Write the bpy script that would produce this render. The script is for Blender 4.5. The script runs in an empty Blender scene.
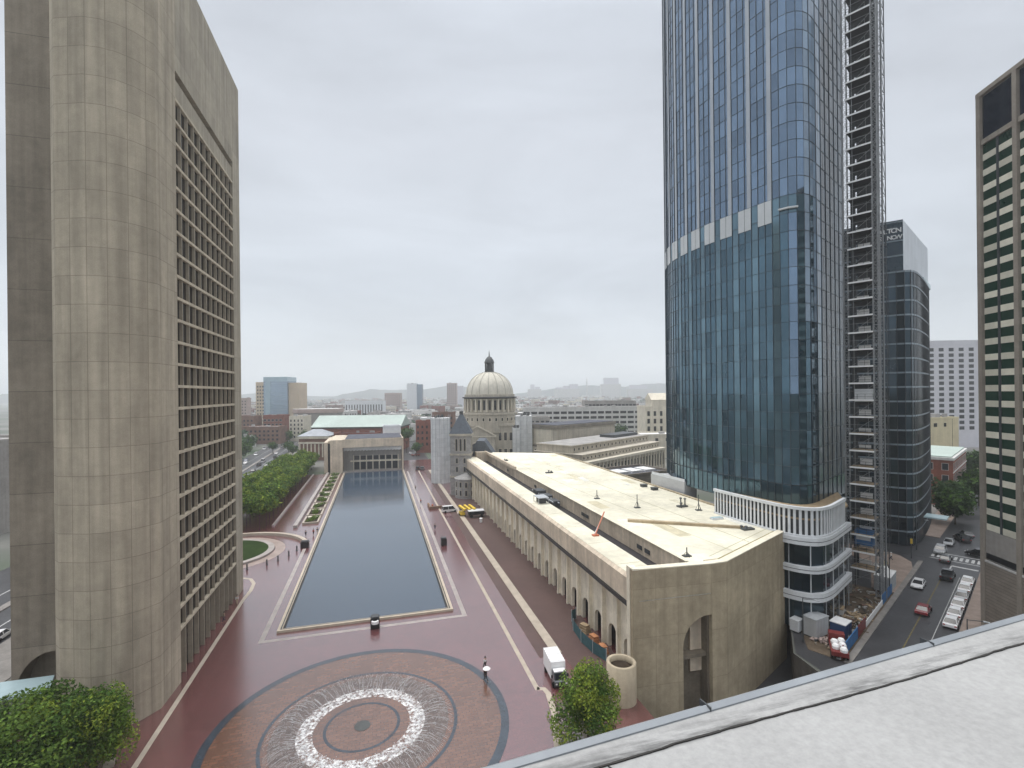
import bpy, bmesh, math, random
from mathutils import Matrix, Vector
random.seed(7)
SC = bpy.context.scene
COL = SC.collection
R = math.radians
CAM = Vector((0, 0, 40))
U = (0.89, 0.456)                      # direction of the side street
UA = math.atan2(U[1], U[0])
NOUT = (0.456, -0.89)

# ------------------------------------------------------------------ materials
def nodes(m):
    m.use_nodes = True
    nt = m.node_tree
    nt.nodes.clear()
    return nt, nt.nodes, nt.links

MATS = {}
def M(name, c, rough=.8, spec=.4, metal=0., var=.18, scale=.35, streak=0., bump=0., bscale=8., grid=None, gcol=.6, rnd=0., coat=0., fine=.0, trans=0.):
    """general procedural surface: base colour with two scales of mottling, optional rain streaks, panel joints (from UV), per-face variation"""
    if name in MATS: return MATS[name]
    m = bpy.data.materials.new(name)
    nt, N, L = nodes(m)
    out = N.new('ShaderNodeOutputMaterial'); b = N.new('ShaderNodeBsdfPrincipled')
    L.new(b.outputs[0], out.inputs[0])
    b.inputs['Roughness'].default_value = rough
    b.inputs['Specular IOR Level'].default_value = spec
    b.inputs['Metallic'].default_value = metal
    if coat: b.inputs['Coat Weight'].default_value = coat; b.inputs['Coat Roughness'].default_value = .08
    geo = N.new('ShaderNodeNewGeometry')
    def noise(sc, det, vec=None):
        n = N.new('ShaderNodeTexNoise'); n.inputs['Scale'].default_value = sc; n.inputs['Detail'].default_value = det
        L.new(vec or geo.outputs['Position'], n.inputs['Vector']); return n.outputs['Fac']
    def mapr(v, a, b_):
        r = N.new('ShaderNodeMapRange'); r.inputs[1].default_value = .3; r.inputs[2].default_value = .7
        r.inputs[3].default_value = a; r.inputs[4].default_value = b_; L.new(v, r.inputs[0]); return r.outputs[0]
    def mul(a, b_):
        x = N.new('ShaderNodeMath'); x.operation = 'MULTIPLY'; L.new(a, x.inputs[0])
        if isinstance(b_, (int, float)): x.inputs[1].default_value = b_
        else: L.new(b_, x.inputs[1])
        return x.outputs[0]
    f = None
    def acc(v):
        nonlocal f
        f = v if f is None else mul(f, v)
    if var: acc(mapr(noise(scale, 5), 1 - var, 1 + var)); acc(mapr(noise(scale * 7, 3), 1 - var * .5, 1 + var * .5))
    if fine: acc(mapr(noise(scale * 60, 2), 1 - fine, 1 + fine))
    if streak:
        mp = N.new('ShaderNodeMapping'); mp.inputs['Scale'].default_value = (1.1, 1.1, .05); L.new(geo.outputs['Position'], mp.inputs[0])
        acc(mapr(noise(1., 6, mp.outputs[0]), 1 - streak, 1 + streak * .4))
    if rnd:
        at = N.new('ShaderNodeAttribute'); at.attribute_name = 'rnd'
        r = N.new('ShaderNodeMapRange'); r.inputs[3].default_value = 1 - rnd; r.inputs[4].default_value = 1 + rnd
        L.new(at.outputs['Fac'], r.inputs[0]); acc(r.outputs[0])
    if grid:
        uv = N.new('ShaderNodeUVMap')
        br = N.new('ShaderNodeTexBrick'); br.offset = grid[3] if len(grid) > 3 else 0
        br.inputs['Scale'].default_value = 1; br.inputs['Mortar Size'].default_value = grid[2]
        br.inputs['Brick Width'].default_value = grid[0]; br.inputs['Row Height'].default_value = grid[1]
        br.inputs['Color1'].default_value = (1, 1, 1, 1); br.inputs['Color2'].default_value = (.85, .85, .84, 1)
        br.inputs['Mortar'].default_value = (gcol, gcol, gcol, 1); br.inputs['Mortar Smooth'].default_value = .3
        L.new(uv.outputs[0], br.inputs['Vector'])
        bw = N.new('ShaderNodeRGBToBW'); L.new(br.outputs['Color'], bw.inputs[0]); acc(bw.outputs[0])
    if f is None: b.inputs['Base Color'].default_value = (*c, 1)
    else:
        mx = N.new('ShaderNodeVectorMath'); mx.operation = 'SCALE'; mx.inputs[0].default_value = c; L.new(f, mx.inputs['Scale'])
        L.new(mx.outputs[0], b.inputs['Base Color'])
    if bump:
        bp = N.new('ShaderNodeBump'); bp.inputs['Strength'].default_value = bump; bp.inputs['Distance'].default_value = .05
        L.new(noise(bscale, 4), bp.inputs['Height']); L.new(bp.outputs[0], b.inputs['Normal'])
    if trans:
        tr = N.new('ShaderNodeBsdfTranslucent'); L.new(mx.outputs[0], tr.inputs[0])
        ms = N.new('ShaderNodeMixShader'); ms.inputs[0].default_value = trans
        L.new(b.outputs[0], ms.inputs[1]); L.new(tr.outputs[0], ms.inputs[2]); L.new(ms.outputs[0], out.inputs[0])
    MATS[name] = m
    return m

conc_tower = M('weathered_concrete_panels', (.46, .40, .31), .9, .25, var=.13, scale=.16, streak=.24, grid=(2.05, 3.4, .04), gcol=.58, bump=.25, bscale=3, fine=.07)
conc_dark = M('weathered_concrete_slab', (.285, .245, .195), .9, .25, var=.18, scale=.13, streak=.2, grid=(30, 6.8, .05), gcol=.6, bump=.25, bscale=3, fine=.08)
conc_wall = M('smooth_concrete_side', (.41, .365, .29), .9, .25, var=.13, scale=.15, streak=.22, grid=(8.5, 6.8, .03), gcol=.62, bump=.2, fine=.06)
conc_mull = M('shaded_precast_fin', (.34, .295, .23), .88, .3, var=.14, scale=.4, streak=.1)  # precast colour darkened: the shade on the fins is put into it
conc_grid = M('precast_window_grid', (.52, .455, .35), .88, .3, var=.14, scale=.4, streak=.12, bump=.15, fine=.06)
conc_end = M('tan_concrete_end_wall', (.40, .335, .235), .9, .25, var=.2, scale=.16, streak=.16, grid=(3.3, 6.6, .03), gcol=.66, bump=.25, bscale=3, fine=.09)
conc_fin = M('cream_concrete_fins', (.78, .715, .58), .85, .3, var=.12, scale=.4, streak=.20, bump=.15)
conc_fascia = M('stained_cream_fascia', (.66, .56, .44), .85, .3, var=.16, scale=.22, streak=.20, grid=(5, 30, .03), gcol=.7, bump=.15)
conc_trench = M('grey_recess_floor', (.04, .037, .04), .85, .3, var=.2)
roof_cream = M('cream_roof_membrane', (.68, .645, .52), .8, .3, var=.17, scale=.11, fine=.05, bump=.1, bscale=.6)
roof_cap = M('pale_cream_coping', (.72, .67, .54), .8, .3, var=.1, scale=.5)
ochre = M('ochre_stain_line', (.26, .23, .10), .9, var=.25, scale=1)
granite = M('pale_granite', (.40, .345, .28), .6, .4, var=.13, scale=.6, fine=.08, grid=None, coat=.12)
granite_pink = M('pinkish_granite_strip', (.34, .30, .28), .5, .4, var=.15, scale=.5, coat=.2)
rim_mat = M('cream_granite_coping', (.48, .41, .32), .6, .4, var=.12, scale=.6, fine=.06, coat=.1)
dark_glass = M('dark_window_glass', (.022, .024, .028), .08, .5, var=.0, rnd=.5)
window_recess = M('brown_tinted_glass', (.020, .017, .015), .2, .25, var=.3, scale=.25, rnd=.5)
bright_edge = M('bright_white_edge', (.86, .86, .86), .45, .4, var=.05)
white_paint = M('white_paint', (.78, .78, .78), .45, .4, var=.06, scale=1)
white_metal = M('white_metal_panel', (.66, .68, .70), .5, .4, var=.07, scale=.6)
louvre_grey = M('grey_louvre_panel', (.46, .47, .48), .5, .4, var=.1)
black_paint = M('black_plastic', (.015, .015, .017), .4, .4, var=.1)
dark_metal = M('dark_grey_steel', (.06, .065, .07), .5, .4, var=.2, scale=2)
galv = M('galvanised_steel', (.42, .44, .46), .5, .5, metal=.2, var=.15, scale=2)
timber = M('plywood_deck', (.36, .27, .17), .85, .2, var=.25, scale=1.5)
rubber = M('black_rubber', (.012, .012, .012), .8, .2, var=.1)
chrome = M('bright_rim', (.5, .5, .52), .3, .5, metal=.7, var=.05)
lamp_clear = M('lamp_lens', (.75, .75, .72), .15, .5, var=0)
lamp_red = M('red_lens', (.35, .01, .01), .2, .5, var=0)
asphalt = M('wet_asphalt', (.045, .045, .048), .42, .45, var=.25, scale=.25, fine=.12, bump=.15, bscale=20)
paving_grey = M('grey_paving', (.20, .185, .17), .7, .4, var=.2, scale=.4, fine=.08)
paving_pink = M('reddish_sidewalk', (.26, .20, .165), .65, .4, var=.2, scale=.4, fine=.08)
dirt = M('churned_dirt', (.115, .088, .062), .95, .2, var=.35, scale=.35, fine=.2, bump=.6, bscale=2)
line_white = M('road_paint_white', (.50, .50, .49), .7, .3, var=.2, scale=2)
line_yellow = M('road_paint_yellow', (.17, .135, .05), .7, .3, var=.4, scale=2)
leaf_dark = M('leaf_deep_green', (.065, .125, .026), .75, .15, var=.3, scale=.5, rnd=.5, trans=.3)
leaf_darkest = M('leaf_darkest_green', (.028, .055, .018), .8, .12, var=.3, scale=.5, rnd=.5, trans=.25)  # darkest leaf green, for the nearer street trees
leaf_mid = M('leaf_mid_green', (.112, .182, .034), .75, .15, var=.3, scale=.45, rnd=.5, trans=.3)
leaf_lime = M('leaf_yellow_green', (.19, .245, .034), .75, .15, var=.3, scale=.5, rnd=.5, trans=.3)
leaf_far = M('leaf_far_green', (.05, .085, .045), .9, .1, var=.3, scale=.05, rnd=.4)
bark = M('bark', (.07, .055, .04), .9, .2, var=.3, scale=3)
grass = M('lawn_green', (.022, .040, .010), .95, .1, var=.25, scale=.3, fine=.3)
soil = M('dark_soil', (.04, .03, .022), .95, .1, var=.3, scale=2)
copper_green = M('green_copper_roof', (.40, .47, .43), .7, .3, var=.1, scale=.08, streak=.1)
brick_red = M('red_brick', (.22, .085, .06), .9, .2, var=.2, scale=.3, streak=.1)
brick_brown = M('brown_brick', (.20, .12, .09), .9, .2, var=.2, scale=.3)
limestone = M('grey_limestone', (.46, .42, .35), .88, .25, var=.14, scale=.3, streak=.22, fine=.06)
limestone_lt = M('pale_limestone', (.62, .57, .47), .88, .25, var=.1, scale=.3, streak=.14, fine=.05)
granite_grey = M('rough_grey_granite', (.36, .35, .34), .9, .25, var=.18, scale=.9, fine=.18, grid=(1.1, .55, .04, .5), gcol=.75)
slate = M('blue_grey_slate', (.085, .10, .12), .7, .35, var=.2, scale=1, fine=.1)
dome_mat = M('pale_dome_stone', (.60, .57, .49), .8, .3, var=.1, scale=.2, streak=.14)
dome_rib = M('dome_rib_stone', (.42, .40, .35), .8, .3, var=.12, scale=.4)
bronze = M('dark_bronze', (.07, .075, .075), .6, .4, var=.2)
wrap_white = M('white_scaffold_sheeting', (.68, .69, .69), .7, .25, var=.09, scale=.3, streak=.1, grid=(2.0, 2.0, .05), gcol=.72, bump=.5, bscale=1.2)
beige_stucco = M('cream_stucco', (.60, .53, .36), .9, .2, var=.08, scale=.3, streak=.1)
pale_conc = M('pale_precast', (.55, .54, .52), .85, .25, var=.08, scale=.2, streak=.1)
pink_conc = M('pinkish_precast', (.42, .33, .30), .85, .25, var=.1, scale=.2)
grey_conc = M('grey_precast', (.33, .31, .29), .9, .25, var=.13, scale=.2, streak=.16)
lav_white = M('cool_white_precast', (.58, .57, .61), .8, .25, var=.06, scale=.2)
flat_roof = M('grey_gravel_roof', (.32, .31, .30), .9, .2, var=.2, scale=.3)
white_roof = M('white_roof_coating', (.70, .70, .69), .8, .25, var=.12, scale=.2)
dark_roof = M('dark_slate_blue_roof', (.07, .075, .095), .8, .3, var=.2, scale=.3)
blue_glass = M('distant_blue_glass', (.25, .32, .40), .15, .6, metal=.6, var=.1, scale=.05, rnd=.15)
green_glass = M('dark_green_spandrel', (.010, .036, .023), .16, .45, var=.1, rnd=.25)
cream_panel = M('cream_window_blind', (.72, .69, .58), .5, .4, var=.08, scale=.8, rnd=.16)
navy_glass = M('navy_glass', (.012, .018, .032), .10, .5, var=0, rnd=.3)
brown_pier = M('grey_brown_concrete_pier', (.31, .275, .235), .85, .3, var=.13, scale=.4, streak=.18)
plinth_tan = M('ribbed_tan_plinth', (.27, .235, .20), .9, .2, var=.1, scale=.6, grid=(40, .55, .06), gcol=.7)
blue_vinyl = M('blue_hoarding', (.035, .13, .30), .6, .3, var=.15, scale=1)
teal_vinyl = M('teal_fence_mesh', (.055, .12, .135), .8, .2, var=.2, scale=1)
red_paint = M('dark_red_paint', (.15, .022, .02), .5, .4, var=.12, scale=2)
orange_paint = M('orange_paint', (.48, .14, .065), .5, .4, var=.12, scale=2)
yellow_paint = M('yellow_paint', (.72, .50, .05), .5, .4, var=.1, scale=2)
parapet_white = M('weathered_white_membrane', (.60, .60, .58), .75, .3, var=.14, scale=.55, fine=.10, bump=.3, bscale=6)
parapet_dirt = M('grey_dirt_streak', (.36, .355, .35), .85, .2, var=.3, scale=1.6, fine=.2)
seam_black = M('black_sealant', (.03, .028, .026), .7, .3, var=.2, scale=5)
flashing = M('blue_grey_flashing', (.235, .255, .275), .45, .5, metal=.1, var=.1, scale=.8)
awning_glass = M('frosted_canopy_glass', (.42, .55, .58), .25, .5, var=.06)
sign_white = M('sign_white', (.80, .80, .80), .5, .3, var=0)
hill_mat = M('wooded_hill', (.055, .075, .055), 1, .05, var=.2, scale=.004)

def car_paint(n, c): return M('car_paint_' + n, c, .3, .5, var=.04, coat=.6)

def curtain(name, c, rough, metal, rnd, jitter=0):
    return M(name, c, rough, .6, metal=metal, var=.12, scale=.06, rnd=rnd)
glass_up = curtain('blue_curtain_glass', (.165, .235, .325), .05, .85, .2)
glass_lo = curtain('teal_dark_curtain_glass', (.074, .136, .182), .05, .7, .24)
glass_lite = curtain('pale_teal_curtain_glass', (.125, .21, .265), .08, .6, .2)
glass_30 = curtain('blue_black_glass', (.026, .046, .062), .07, .6, .4)

def emission_free_water():
    m = bpy.data.materials.new('pool_water_surface'); nt, N, L = nodes(m)
    out = N.new('ShaderNodeOutputMaterial'); b = N.new('ShaderNodeBsdfPrincipled'); L.new(b.outputs[0], out.inputs[0])
    b.inputs['Base Color'].default_value = (.040, .064, .096, 1); b.inputs['Roughness'].default_value = .06; b.inputs['IOR'].default_value = 2.0
    g = N.new('ShaderNodeNewGeometry'); n = N.new('ShaderNodeTexNoise'); n.inputs['Scale'].default_value = 1.6; n.inputs['Detail'].default_value = 3
    mp = N.new('ShaderNodeMapping'); mp.inputs['Scale'].default_value = (.5, 1.3, 1); L.new(g.outputs['Position'], mp.inputs[0]); L.new(mp.outputs[0], n.inputs['Vector'])
    n4 = N.new('ShaderNodeTexNoise'); n4.inputs['Scale'].default_value = .045; n4.inputs['Detail'].default_value = 5; L.new(mp.outputs[0], n4.inputs['Vector'])
    r4 = N.new('ShaderNodeMapRange'); r4.inputs[1].default_value = .38; r4.inputs[2].default_value = .62; r4.inputs[3].default_value = .03; r4.inputs[4].default_value = .15; L.new(n4.outputs['Fac'], r4.inputs[0]); L.new(r4.outputs[0], b.inputs['Roughness'])
    bp = N.new('ShaderNodeBump'); bp.inputs['Strength'].default_value = .2; bp.inputs['Distance'].default_value = .06
    L.new(n.outputs['Fac'], bp.inputs['Height']); L.new(bp.outputs[0], b.inputs['Normal'])
    return m
water_mat = emission_free_water()

def brick_paving(name, c, wet, dark=1.):
    """small wet brick pavers: brick pattern in world XY, puddled gloss varied by noise"""
    m = bpy.data.materials.new(name); nt, N, L = nodes(m)
    out = N.new('ShaderNodeOutputMaterial'); b = N.new('ShaderNodeBsdfPrincipled'); L.new(b.outputs[0], out.inputs[0])
    g = N.new('ShaderNodeNewGeometry')
    def noise(s, d):
        n = N.new('ShaderNodeTexNoise'); n.inputs['Scale'].default_value = s; n.inputs['Detail'].default_value = d; L.new(g.outputs['Position'], n.inputs['Vector']); return n
    br = N.new('ShaderNodeTexBrick'); L.new(g.outputs['Position'], br.inputs['Vector'])
    br.inputs['Scale'].default_value = 1; br.inputs['Brick Width'].default_value = .9; br.inputs['Row Height'].default_value = .45; br.inputs['Mortar Size'].default_value = .03
    br.inputs['Color1'].default_value = (c[0], c[1], c[2], 1); br.inputs['Color2'].default_value = (c[0] * .72, c[1] * .72, c[2] * .75, 1)
    br.inputs['Mortar'].default_value = (c[0] * .5, c[1] * .55, c[2] * .6, 1)
    n1 = noise(.12, 5); r1 = N.new('ShaderNodeMapRange'); r1.inputs[1].default_value = .3; r1.inputs[2].default_value = .7; r1.inputs[3].default_value = .88; r1.inputs[4].default_value = 1.12
    L.new(n1.outputs['Fac'], r1.inputs[0])
    mx = N.new('ShaderNodeVectorMath'); mx.operation = 'SCALE'; L.new(br.outputs['Color'], mx.inputs[0]); L.new(r1.outputs[0], mx.inputs['Scale'])
    L.new(mx.outputs[0], b.inputs['Base Color'])
    n2 = noise(.35, 6); r2 = N.new('ShaderNodeMapRange'); r2.inputs[1].default_value = .35; r2.inputs[2].default_value = .65; r2.inputs[3].default_value = .235; r2.inputs[4].default_value = .255
    L.new(n2.outputs['Fac'], r2.inputs[0]); L.new(r2.outputs[0], b.inputs['Roughness'])
    b.inputs['Specular IOR Level'].default_value = .5
    b.inputs['Coat Weight'].default_value = wet; b.inputs['Coat Roughness'].default_value = .20; b.inputs['Coat IOR'].default_value = 2.45
    n3 = noise(5., 3); bp = N.new('ShaderNodeBump'); bp.inputs['Strength'].default_value = .15; bp.inputs['Distance'].default_value = .03
    L.new(n3.outputs['Fac'], bp.inputs['Height']); L.new(bp.outputs[0], b.inputs['Normal'])
    return m
brick_mat = brick_paving('wet_red_brick_pavers', (.158, .052, .053), 1.)
brick_dark = M('dark_brown_pavers', (.088, .052, .047), .55, .35, var=.12, scale=.12, fine=.12, coat=.12)
brick_basin = brick_paving('wet_basin_bricks', (.170, .078, .047), .6)
slate_ring = M('wet_slate_ring', (.036, .048, .064), .25, .5, var=.2, scale=.6, coat=.8)

def spray_mat():
    m = bpy.data.materials.new('water_spray'); nt, N, L = nodes(m)
    out = N.new('ShaderNodeOutputMaterial'); d = N.new('ShaderNodeBsdfPrincipled'); d.inputs['Base Color'].default_value = (.9, .9, .9, 1); d.inputs['Roughness'].default_value = .3
    t = N.new('ShaderNodeBsdfTransparent'); mx = N.new('ShaderNodeMixShader'); g = N.new('ShaderNodeNewGeometry')
    n = N.new('ShaderNodeTexNoise'); n.inputs['Scale'].default_value = 2.2; n.inputs['Detail'].default_value = 5; n.inputs['Roughness'].default_value = .7; L.new(g.outputs['Position'], n.inputs['Vector'])
    r = N.new('ShaderNodeMapRange'); r.inputs[1].default_value = .44; r.inputs[2].default_value = .60; r.inputs[3].default_value = .0; r.inputs[4].default_value = .85; L.new(n.outputs['Fac'], r.inputs[0])
    L.new(r.outputs[0], mx.inputs[0]); L.new(t.outputs[0], mx.inputs[1]); L.new(d.outputs[0], mx.inputs[2]); L.new(mx.outputs[0], out.inputs[0])
    return m
spray = spray_mat()

# ------------------------------------------------------------------ mesh building
class MB:
    def __init__(s, frame=None):
        s.v = []; s.f = []; s.uv = []; s.mi = []; s.r = []
        s.set(frame)
    def set(s, frame):
        s.T = Matrix.Identity(4)
        if frame:
            s.T = Matrix.Translation((frame[0], frame[1], frame[2])) @ Matrix.Rotation(frame[3], 4, 'Z')
        return s
    def face(s, pts, uv=None, m=0, r=None):
        i = len(s.v)
        for p in pts: s.v.append(s.T @ Vector(p))
        s.f.append(tuple(range(i, i + len(pts))))
        s.uv.append(uv or [(p[0], p[1]) for p in pts]); s.mi.append(m); s.r.append(random.random() if r is None else r)
        return s
    def prism(s, poly, z0, z1, m=0, mt=None, top=True, bot=False, r=None, u0=0.):
        """vertical prism over a counter-clockwise plan polygon"""
        n = len(poly); u = u0
        for i in range(n):
            a, b = poly[i], poly[(i + 1) % n]; l = math.hypot(b[0] - a[0], b[1] - a[1])
            s.face([(a[0], a[1], z0), (b[0], b[1], z0), (b[0], b[1], z1), (a[0], a[1], z1)], [(u, z0), (u + l, z0), (u + l, z1), (u, z1)], m, r)
            u += l
        if top: s.face([(p[0], p[1], z1) for p in poly], None, m if mt is None else mt, r)
        if bot: s.face([(p[0], p[1], z0) for p in reversed(poly)], None, m, r)
        return s
    def box(s, x0, x1, y0, y1, z0, z1, m=0, mt=None, r=None, bot=True):
        return s.prism([(x0, y0), (x1, y0), (x1, y1), (x0, y1)], z0, z1, m, mt, True, bot, r)
    def extr(s, prof, axis, a, b, m=0, me=None):
        """extrude a closed profile along x ('x': profile in (y,z)) or along y ('y': profile in (x,z)) from a to b"""
        P = (lambda q, t: (t, q[0], q[1])) if axis == 'x' else (lambda q, t: (q[0], t, q[1]))
        n = len(prof); u = 0
        for i in range(n):
            p, q = prof[i], prof[(i + 1) % n]; l = math.hypot(p[0] - q[0], p[1] - q[1])
            pts = [P(p, a), P(p, b), P(q, b), P(q, a)]
            s.face(pts, [(a, u), (b, u), (b, u + l), (a, u + l)], m); u += l
        e = m if me is None else me
        s.face([P(q, a) for q in prof], [tuple(q) for q in prof], e); s.face([P(q, b) for q in reversed(prof)], [tuple(q) for q in reversed(prof)], e)
        return s
    def bar(s, p, q, w=.1, h=None, m=0):
        p, q = Vector(p), Vector(q); d = q - p; h = h or w
        if d.length < 1e-6: return s
        d.normalize(); up = Vector((0, 0, 1)) if abs(d.z) < .95 else Vector((1, 0, 0))
        a = d.cross(up).normalized() * w / 2; b = a.cross(d).normalized() * h / 2
        A = [p + a + b, p - a + b, p - a - b, p + a - b]; B = [x + (q - p) for x in A]
        for i in range(4):
            j = (i + 1) % 4; s.face([A[i], A[j], B[j], B[i]], None, m)
        s.face(A[::-1], None, m); s.face(B, None, m)
        return s
    def lathe(s, prof, n=16, c=(0, 0, 0), m=0, a0=0., a1=None, capb=False):
        a1 = a1 if a1 is not None else a0 + 2 * math.pi
        rmax = max(p[0] for p in prof)
        for k in range(n):
            t0 = a0 + (a1 - a0) * k / n; t1 = a0 + (a1 - a0) * (k + 1) / n
            for i in range(len(prof) - 1):
                (r0, z0), (r1, z1) = prof[i], prof[i + 1]
                P = lambda r, z, t: (c[0] + r * math.cos(t), c[1] + r * math.sin(t), c[2] + z)
                pts = [P(r0, z0, t0), P(r0, z0, t1), P(r1, z1, t1), P(r1, z1, t0)]
                uv = [(t0 * rmax, z0), (t1 * rmax, z0), (t1 * rmax, z1), (t0 * rmax, z1)]
                if r0 < 1e-5: pts = pts[1:]; uv = uv[1:]
                elif r1 < 1e-5: pts = pts[:3]; uv = uv[:3]
                s.face(pts, uv, m)
        return s
    def ring(s, c, r0, r1, z, n=64, m=0, a0=0., a1=None):
        a1 = a1 if a1 is not None else a0 + 2 * math.pi
        for k in range(n):
            t0 = a0 + (a1 - a0) * k / n; t1 = a0 + (a1 - a0) * (k + 1) / n
            P = lambda r, t: (c[0] + r * math.cos(t), c[1] + r * math.sin(t), z)
            if r0 < 1e-5: s.face([P(0, t0), P(r1, t0), P(r1, t1)], None, m)
            else: s.face([P(r0, t0), P(r1, t0), P(r1, t1), P(r0, t1)], None, m)
        return s
    def band(s, pts, w, z, m=0, h=0.):
        """flat ribbon (or low wall of height h) along a plan polyline"""
        L_ = []
        n = len(pts)
        for i, p in enumerate(pts):
            a = pts[max(0, i - 1)]; b = pts[min(n - 1, i + 1)]
            dx, dy = b[0] - a[0], b[1] - a[1]; l = math.hypot(dx, dy)
            L_.append(((p[0] - dy / l * w / 2, p[1] + dx / l * w / 2), (p[0] + dy / l * w / 2, p[1] - dx / l * w / 2)))
        for i in range(n - 1):
            (l0, r0), (l1, r1) = L_[i], L_[i + 1]
            s.face([(*r0, z + h), (*r1, z + h), (*l1, z + h), (*l0, z + h)], None, m)
            if h:
                s.face([(*r0, z), (*r1, z), (*r1, z + h), (*r0, z + h)], None, m); s.face([(*l1, z), (*l0, z), (*l0, z + h), (*l1, z + h)], None, m)
        if h:
            for (l, r), fl in ((L_[0], 0), (L_[-1], 1)):
                q = [(*l, z), (*r, z), (*r, z + h), (*l, z + h)]; s.face(q[::-1] if fl else q, None, m)
        return s
    def build(s, name, mats, parent=None, smooth=False, weld=False):
        me = bpy.data.meshes.new(name)
        mats = mats if isinstance(mats, (list, tuple)) else [mats]
        W = wmat(parent) if parent else Matrix.Identity(4); Wi = W.inverted()
        me.from_pydata([tuple(Wi @ v) for v in s.v], [], s.f)
        for m in mats: me.materials.append(m)
        uvl = me.uv_layers.new(name='UVMap'); at = me.attributes.new('rnd', 'FLOAT', 'FACE')
        flat = [c for u in s.uv for p in u for c in p]
        uvl.data.foreach_set('uv', flat); at.data.foreach_set('value', s.r)
        me.polygons.foreach_set('material_index', s.mi)
        if smooth: me.polygons.foreach_set('use_smooth', [True] * len(me.polygons))
        if weld or smooth:
            bm = bmesh.new(); bm.from_mesh(me); bmesh.ops.remove_doubles(bm, verts=bm.verts, dist=.002); bm.to_mesh(me); bm.free()
        me.update()
        o = bpy.data.objects.new(name, me); COL.objects.link(o)
        if parent: o.parent = parent
        return o

def wmat(o):
    m = Matrix.Translation(o.location) @ o.rotation_euler.to_matrix().to_4x4()
    m = m @ Matrix.Diagonal((*o.scale, 1))
    return wmat(o.parent) @ m if o.parent else m

def tag(o, label=None, cat=None, group=None, kind=None):
    if label: o['label'] = label
    if cat: o['category'] = cat
    if group: o['group'] = group
    if kind: o['kind'] = kind
    return o
def thing(name, label, cat, loc=(0, 0, 0), rot=0., group=None):
    o = bpy.data.objects.new(name, None); COL.objects.link(o); o.empty_display_size = .5
    o.location = loc; o.rotation_euler = (0, 0, rot)
    return tag(o, label, cat, group)
def structure(o): o['kind'] = 'structure'; return o
def dup(root, loc, rot=0., label=None, scale=None):
    r = root.copy(); COL.objects.link(r); r.location = loc; r.rotation_euler = (0, 0, rot)
    if label: r['label'] = label
    if scale: r.scale = scale
    for ch in list(root.children):
        c = ch.copy(); COL.objects.link(c); c.parent = r
        for g in list(ch.children):
            d = g.copy(); COL.objects.link(d); d.parent = c
    return r
def inst(mesh, name, parent, wloc, rot=0.):
    """a part that shares its mesh with its like; placed in world terms under its thing"""
    o = bpy.data.objects.new(name, mesh); COL.objects.link(o); o.parent = parent
    m = wmat(parent).inverted() @ (Matrix.Translation(wloc) @ Matrix.Rotation(rot, 4, 'Z'))
    o.matrix_local = m
    return o
def frame_pt(fr, p): return (Matrix.Translation(fr[:3]) @ Matrix.Rotation(fr[3], 4, 'Z')) @ Vector(p)
def window_mesh(name, w, h, frame, glass, proud=.06, recess=.12, fw=.1, bars=0):
    """window as seen on a wall lying in the local xz plane, facing -y: surround, set-back pane"""
    b = MB()
    for x0, x1, z0, z1 in ((-w / 2 - fw, -w / 2, -fw, h + fw), (w / 2, w / 2 + fw, -fw, h + fw), (-w / 2, w / 2, h, h + fw), (-w / 2, w / 2, -fw, 0)):
        b.box(x0, x1, -proud, recess * .2, z0, z1, 0)
    b.face([(-w / 2, -.01, 0), (w / 2, -.01, 0), (w / 2, -.01, h), (-w / 2, -.01, h)], None, 1)
    for k in range(bars):
        x = -w / 2 + w * (k + 1) / (bars + 1); b.box(x - .04, x + .04, -.04, -.012, 0, h, 0)
    o = b.build(name, [frame, glass]); me = o.data; bpy.data.objects.remove(o); return me
def windows(parent, fr, xs, zs, mesh, name='window', cap=100):
    """individual windows on the face y=0 of frame fr"""
    spots = [frame_pt(fr, (x, 0, z)) for z in zs for x in xs]
    spots.sort(key=lambda p: (p - CAM).length)
    for p in spots[:cap]: inst(mesh, name, parent, p, fr[3])
    rest = spots[cap:]
    if rest:
        b = MB()
        for p in rest:
            b.set((p.x, p.y, p.z, fr[3]))
            for poly in mesh.polygons:
                b.face([mesh.vertices[i].co for i in poly.vertices], None, poly.material_index)
        o = b.build(name, list(mesh.materials), parent); o['kind'] = 'stuff'
def lin(a, b, n): return [a + (b - a) * (i + .5) / n for i in range(n)]

def circle(c, r, n, a0=0.): return [(c[0] + r * math.cos(a0 + 2 * math.pi * k / n), c[1] + r * math.sin(a0 + 2 * math.pi * k / n)) for k in range(n)]
def catmull(P, n):
    out = []
    for i in range(1, len(P) - 2):
        p0, p1, p2, p3 = P[i - 1], P[i], P[i + 1], P[i + 2]
        for k in range(n):
            t = k / n
            out.append(tuple(.5 * ((2 * p1[j]) + (-p0[j] + p2[j]) * t + (2 * p0[j] - 5 * p1[j] + 4 * p2[j] - p3[j]) * t * t + (-p0[j] + 3 * p1[j] - 3 * p2[j] + p3[j]) * t ** 3) for j in (0, 1)))
    out.append(P[-2]); return out
def resample(P, step):
    d = [0]
    for a, b in zip(P, P[1:]): d.append(d[-1] + math.dist(a, b))
    n = max(1, round(d[-1] / step)); out = []; j = 0
    for k in range(n + 1):
        t = d[-1] * k / n
        while j < len(P) - 2 and d[j + 1] < t: j += 1
        s = (t - d[j]) / max(1e-9, d[j + 1] - d[j]); out.append((P[j][0] + (P[j + 1][0] - P[j][0]) * s, P[j][1] + (P[j + 1][1] - P[j][1]) * s))
    return out
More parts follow.
